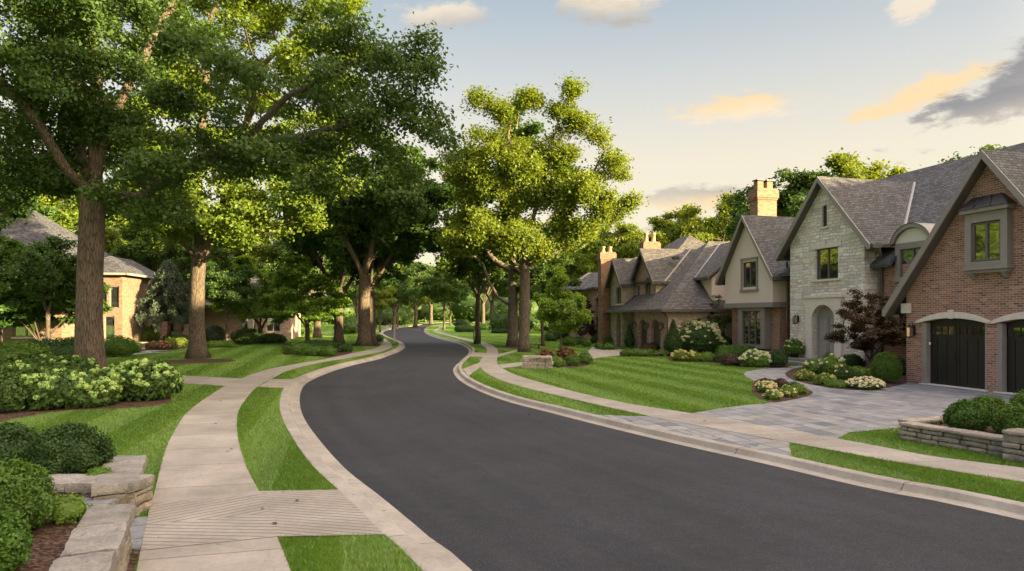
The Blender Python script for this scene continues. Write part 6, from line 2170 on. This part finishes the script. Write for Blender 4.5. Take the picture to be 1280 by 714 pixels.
    for (px, py, w, h, lm, fl, nf, lab, kw) in [(851, 452.5, 22, 14, 'yellow', 'yellow', 34, 'yellow flowered mound at the left end of the lawn border', {}), (866, 452.5, 18, 13, 'yellow', 'yellow', 20, 'yellow green mound next to the yellow flowers', {}),
                                               (883, 452.5, 24, 11, 'fresh', None, 0, 'fresh green mound below the creamy hydrangea', {}), (905, 453.5, 20, 21, 'box', None, 0, 'tall clipped ball left of the bay window', dict(p=2.6, amp=.04)),
                                               (924, 449, 34, 17, 'box', None, 0, 'clipped hedge under the bay window', dict(p=3.4, amp=.05, dep=.5)), (944, 447, 20, 14, 'box', None, 0, 'clipped hedge at the right of the bay window', dict(p=3.4, amp=.05, dep=.5)),
                                               (958, 447, 36, 33, 'yew', None, 0, 'dark loose shrub before the recess by the stone gable', dict(amp=.16)), (914, 458, 26, 14, 'maroon', None, 0, 'dusky maroon mound in the lawn border', dict(amp=.14)),
                                               (944, 460, 35, 21, 'fresh', 'white', 75, 'white hydrangea in front of the dark loose shrub', dict(amp=.13, fr=.07)), (972, 459.5, 24, 22, 'yew', None, 0, 'round clipped ball nearest the front steps', dict(amp=.03)),
                                               (897, 442, 38, 22, 'yew', None, 0, 'dark hedge behind the creamy hydrangea', dict(p=3.2, amp=.06))]:
        bpx('shrub', lab, px, py, w, h, lm, flower=fl, nf=nf, **kw)
    # bed by the front door
    for (px, py, w, h, lm, fl, nf, lab, kw) in [(1018, 468.5, 26, 20, 'fresh', 'white', 12, 'green hydrangea with a few white heads nearest the door', dict(fr=.07)), (1042, 470, 30, 24, 'fresh', 'white', 16, 'large leafy hydrangea left of the bronze maple', dict(fr=.07)),
                                               (1042, 457, 24, 17, 'fresh', None, 0, 'round green shrub at the foot of the doorway', {}), (1056, 476, 22, 18, 'hyd', 'white', 5, 'dark leafed hydrangea in the middle of the door bed', dict(fr=.06)),
                                               (1072, 475, 30, 15, 'fresh', 'lime', 20, 'lime headed mound beneath the bronze maple', dict(fr=.05)), (1006, 477, 24, 13, 'yellow', 'yellow', 26, 'yellow edging flowers where the walk bends', dict(fr=.045)),
                                               (1031, 482.5, 26, 14, 'yellow', 'yellow', 28, 'yellow flowers facing the walk in the door bed', dict(fr=.045)), (1047, 485.5, 28, 9, 'fresh', None, 0, 'bright low edging plants by the drive', {}),
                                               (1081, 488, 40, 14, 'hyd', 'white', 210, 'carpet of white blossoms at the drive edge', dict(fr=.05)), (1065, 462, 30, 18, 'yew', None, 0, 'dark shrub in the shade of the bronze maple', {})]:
        bpx('flower_mound', lab, px, py, w, h, lm, flower=fl, nf=nf, amp=.13, cat_='plant', **kw)
    bpx('boxwood', 'egg shaped clipped boxwood beside the garage corner', 1107.5, 480, 34, 39, 'box', amp=.025, leaf=.05, n=9000)
    bpx('shrub', 'dark shrub hidden between the egg boxwood and the wall', 1122, 470, 26, 22, 'yew')
    # island at the corner of the drive
    for (px, py, w, h, lm, fl, nf, lab) in [(957, 492, 25, 14, 'fresh', 'cream', 60, 'pale flowered mound at the lawn side of the drive corner bed'), (966, 501, 20, 12, 'fresh', 'cream', 40, 'front mound with tiny pale flowers in the drive corner bed'),
                                           (984, 497.5, 22, 14, 'fresh', 'cream', 18, 'green mound in the middle of the drive corner bed'), (999, 494, 18, 13, 'fresh', None, 0, 'green mound at the tip of the drive corner bed'),
                                           (976, 485, 18, 11, 'maroon', None, 0, 'maroon leaved tuft at the back of the drive corner bed'), (957, 480, 14, 6, 'maroon', None, 0, 'low maroon creeper behind the pale mound'), (992, 488, 20, 9, 'hyd', None, 0, 'dark green mound behind the tip mound')]:
        bpx('flower_mound', lab, px, py, w, h, lm, flower=fl, nf=nf, fr=.045, amp=.14, cat_='plant')
    # boxwoods in the right planter
    for (x, y, w, h, lab) in [(8.98, 12.62, .72, .56, 'rounded boxwood at the left end of the right planter'), (9.86, 13.25, .70, .56, 'boxwood behind the others in the middle of the right planter'), (9.38, 11.90, .74, .58, 'rounded boxwood in the right planter next to the taller stone pier'),
                              (10.62, 13.05, .74, .72, 'tall dark boxwood at the right back of the planter'), (10.12, 11.75, .50, .40, 'small boxwood above the taller stone pier')]:
        bush('boxwood', lab, (x, y), w, h, 'box', leaf=.046, z0=.26, n=10500, amp=.15, freq=3.2, depth=.28)
    bush('flower_mound', 'pink flowered clump at the right edge of the view', (10.55, 12.6), .45, .60, 'rust', leaf=.05, z0=.27, n=900, flower='pink', nf=60, fr=.05, cat_='plant')

    # potted plants
    x, y = gp(993, 453.5)
    t = thing('planter', 'black planter with a leafy white flowered plant by the front steps', 'potted plant', (x, y, 0))
    pm = MB(); pm.lathe([(.15, 0), (.17, .02), (.22, .50), (.245, .52), (.245, .57), (.21, .57), (.20, .50)], 18); pm.build('pot', M['blackpot'], t)
    fol, fl = bush_meshes(.48, .48, .85, .12, 900, 501, amp=.16, flowers=16, fr=.06)
    f = link_mesh('foliage', fol, LEAF['fresh'], t); f.location = (0, 0, .42)
    add_flowers(fl, 'white', .06, t, .42)
    x, y = gp(179.5, 437)
    t = thing('urn', 'pale stone urn below the golden shrub', 'pot', (x, y, 0))
    um = MB(); um.lathe([(.22, 0), (.22, .06), (.14, .12), (.16, .2), (.30, .46), (.35, .5), (.35, .55), (.28, .55), (.26, .45)], 18); um.build('bowl', M['urn'], t)

    # things along the street
    x, y = gp(493, 428.3)
    t = thing('marker_post', 'slim pale post standing alone on the left verge', 'post', (x, y, 0))
    pp = MB(); pp.box(-.06, .06, -.06, .06, -.05, 2.35); pp.build('post', M['trim_lite'], t, .01)
    pc = MB(); pc.box(-.10, .10, -.05, .05, 1.75, 2.48); pc.build('plate', M['clay'], t, .01).location = (0, -.115, 0)
    x, y = gp(596.5, 430.2)
    gd = MB()
    for k in range(12):
        a = k * math.pi / 6
        gd.tube([(.30 * math.cos(a), .30 * math.sin(a), 0), (.34 * math.cos(a), .34 * math.sin(a), 1.25)], .016, 5)
    for z in (.08, .65, 1.2):
        gd.tube([(.33 * math.cos(k * math.pi / 12), .33 * math.sin(k * math.pi / 12), z) for k in range(25)], .014, 5)
    gd = gd.build('tree_guard', M['iron']); gd.location = (x, y, 0)
    tag(gd, 'black iron guard round the foot of the slim verge tree', 'tree guard')
    x, y = gp(667, 436.5)
    b = thing('garden_bench', 'low dark wooden bench beside the tall straight trunk', 'bench', (x, y, 0), .2)
    bb = MB(); bb.box(-.55, .55, -.2, -.07, .36, .41); bb.box(-.55, .55, -.05, .07, .36, .41); bb.box(-.55, .55, .09, .2, .36, .41); bb.build('seat', M['door_olive'], b, .008)
    for sx in (-.42, .36):
        l = MB(); l.box(sx, sx + .07, -.18, .18, 0, .358); l.build('leg', M['door_olive'], b, .006)
    # stray leaves on the paving, as after a breezy day
    g = np.random.default_rng(12)
    P = []
    for c, n in ((swl_in, 34), (re_, 26), (le, 26), (swr_in, 20)):
        k = g.integers(20, min(len(c), 110), n)
        P.append(np.c_[c[k] + g.normal(0, .35, (n, 2)), np.full(n, .03)])
    P = np.vstack(P)
    road_like = pip(P[:, :2], np.vstack([le, re_[::-1]]))
    P[road_like, 2] = ZR + .012
    V, Fc = leaf_quads(P, g.normal(0, .12, (len(P), 3)) + np.array([0, 0, 1]), .065, .05, g)
    tag(link_mesh('leaf_litter', np_mesh('leaf_litter', V, Fc), LEAF['rust']), 'dry leaves scattered over pavement and road edges', 'leaves', kind='stuff')


plants()
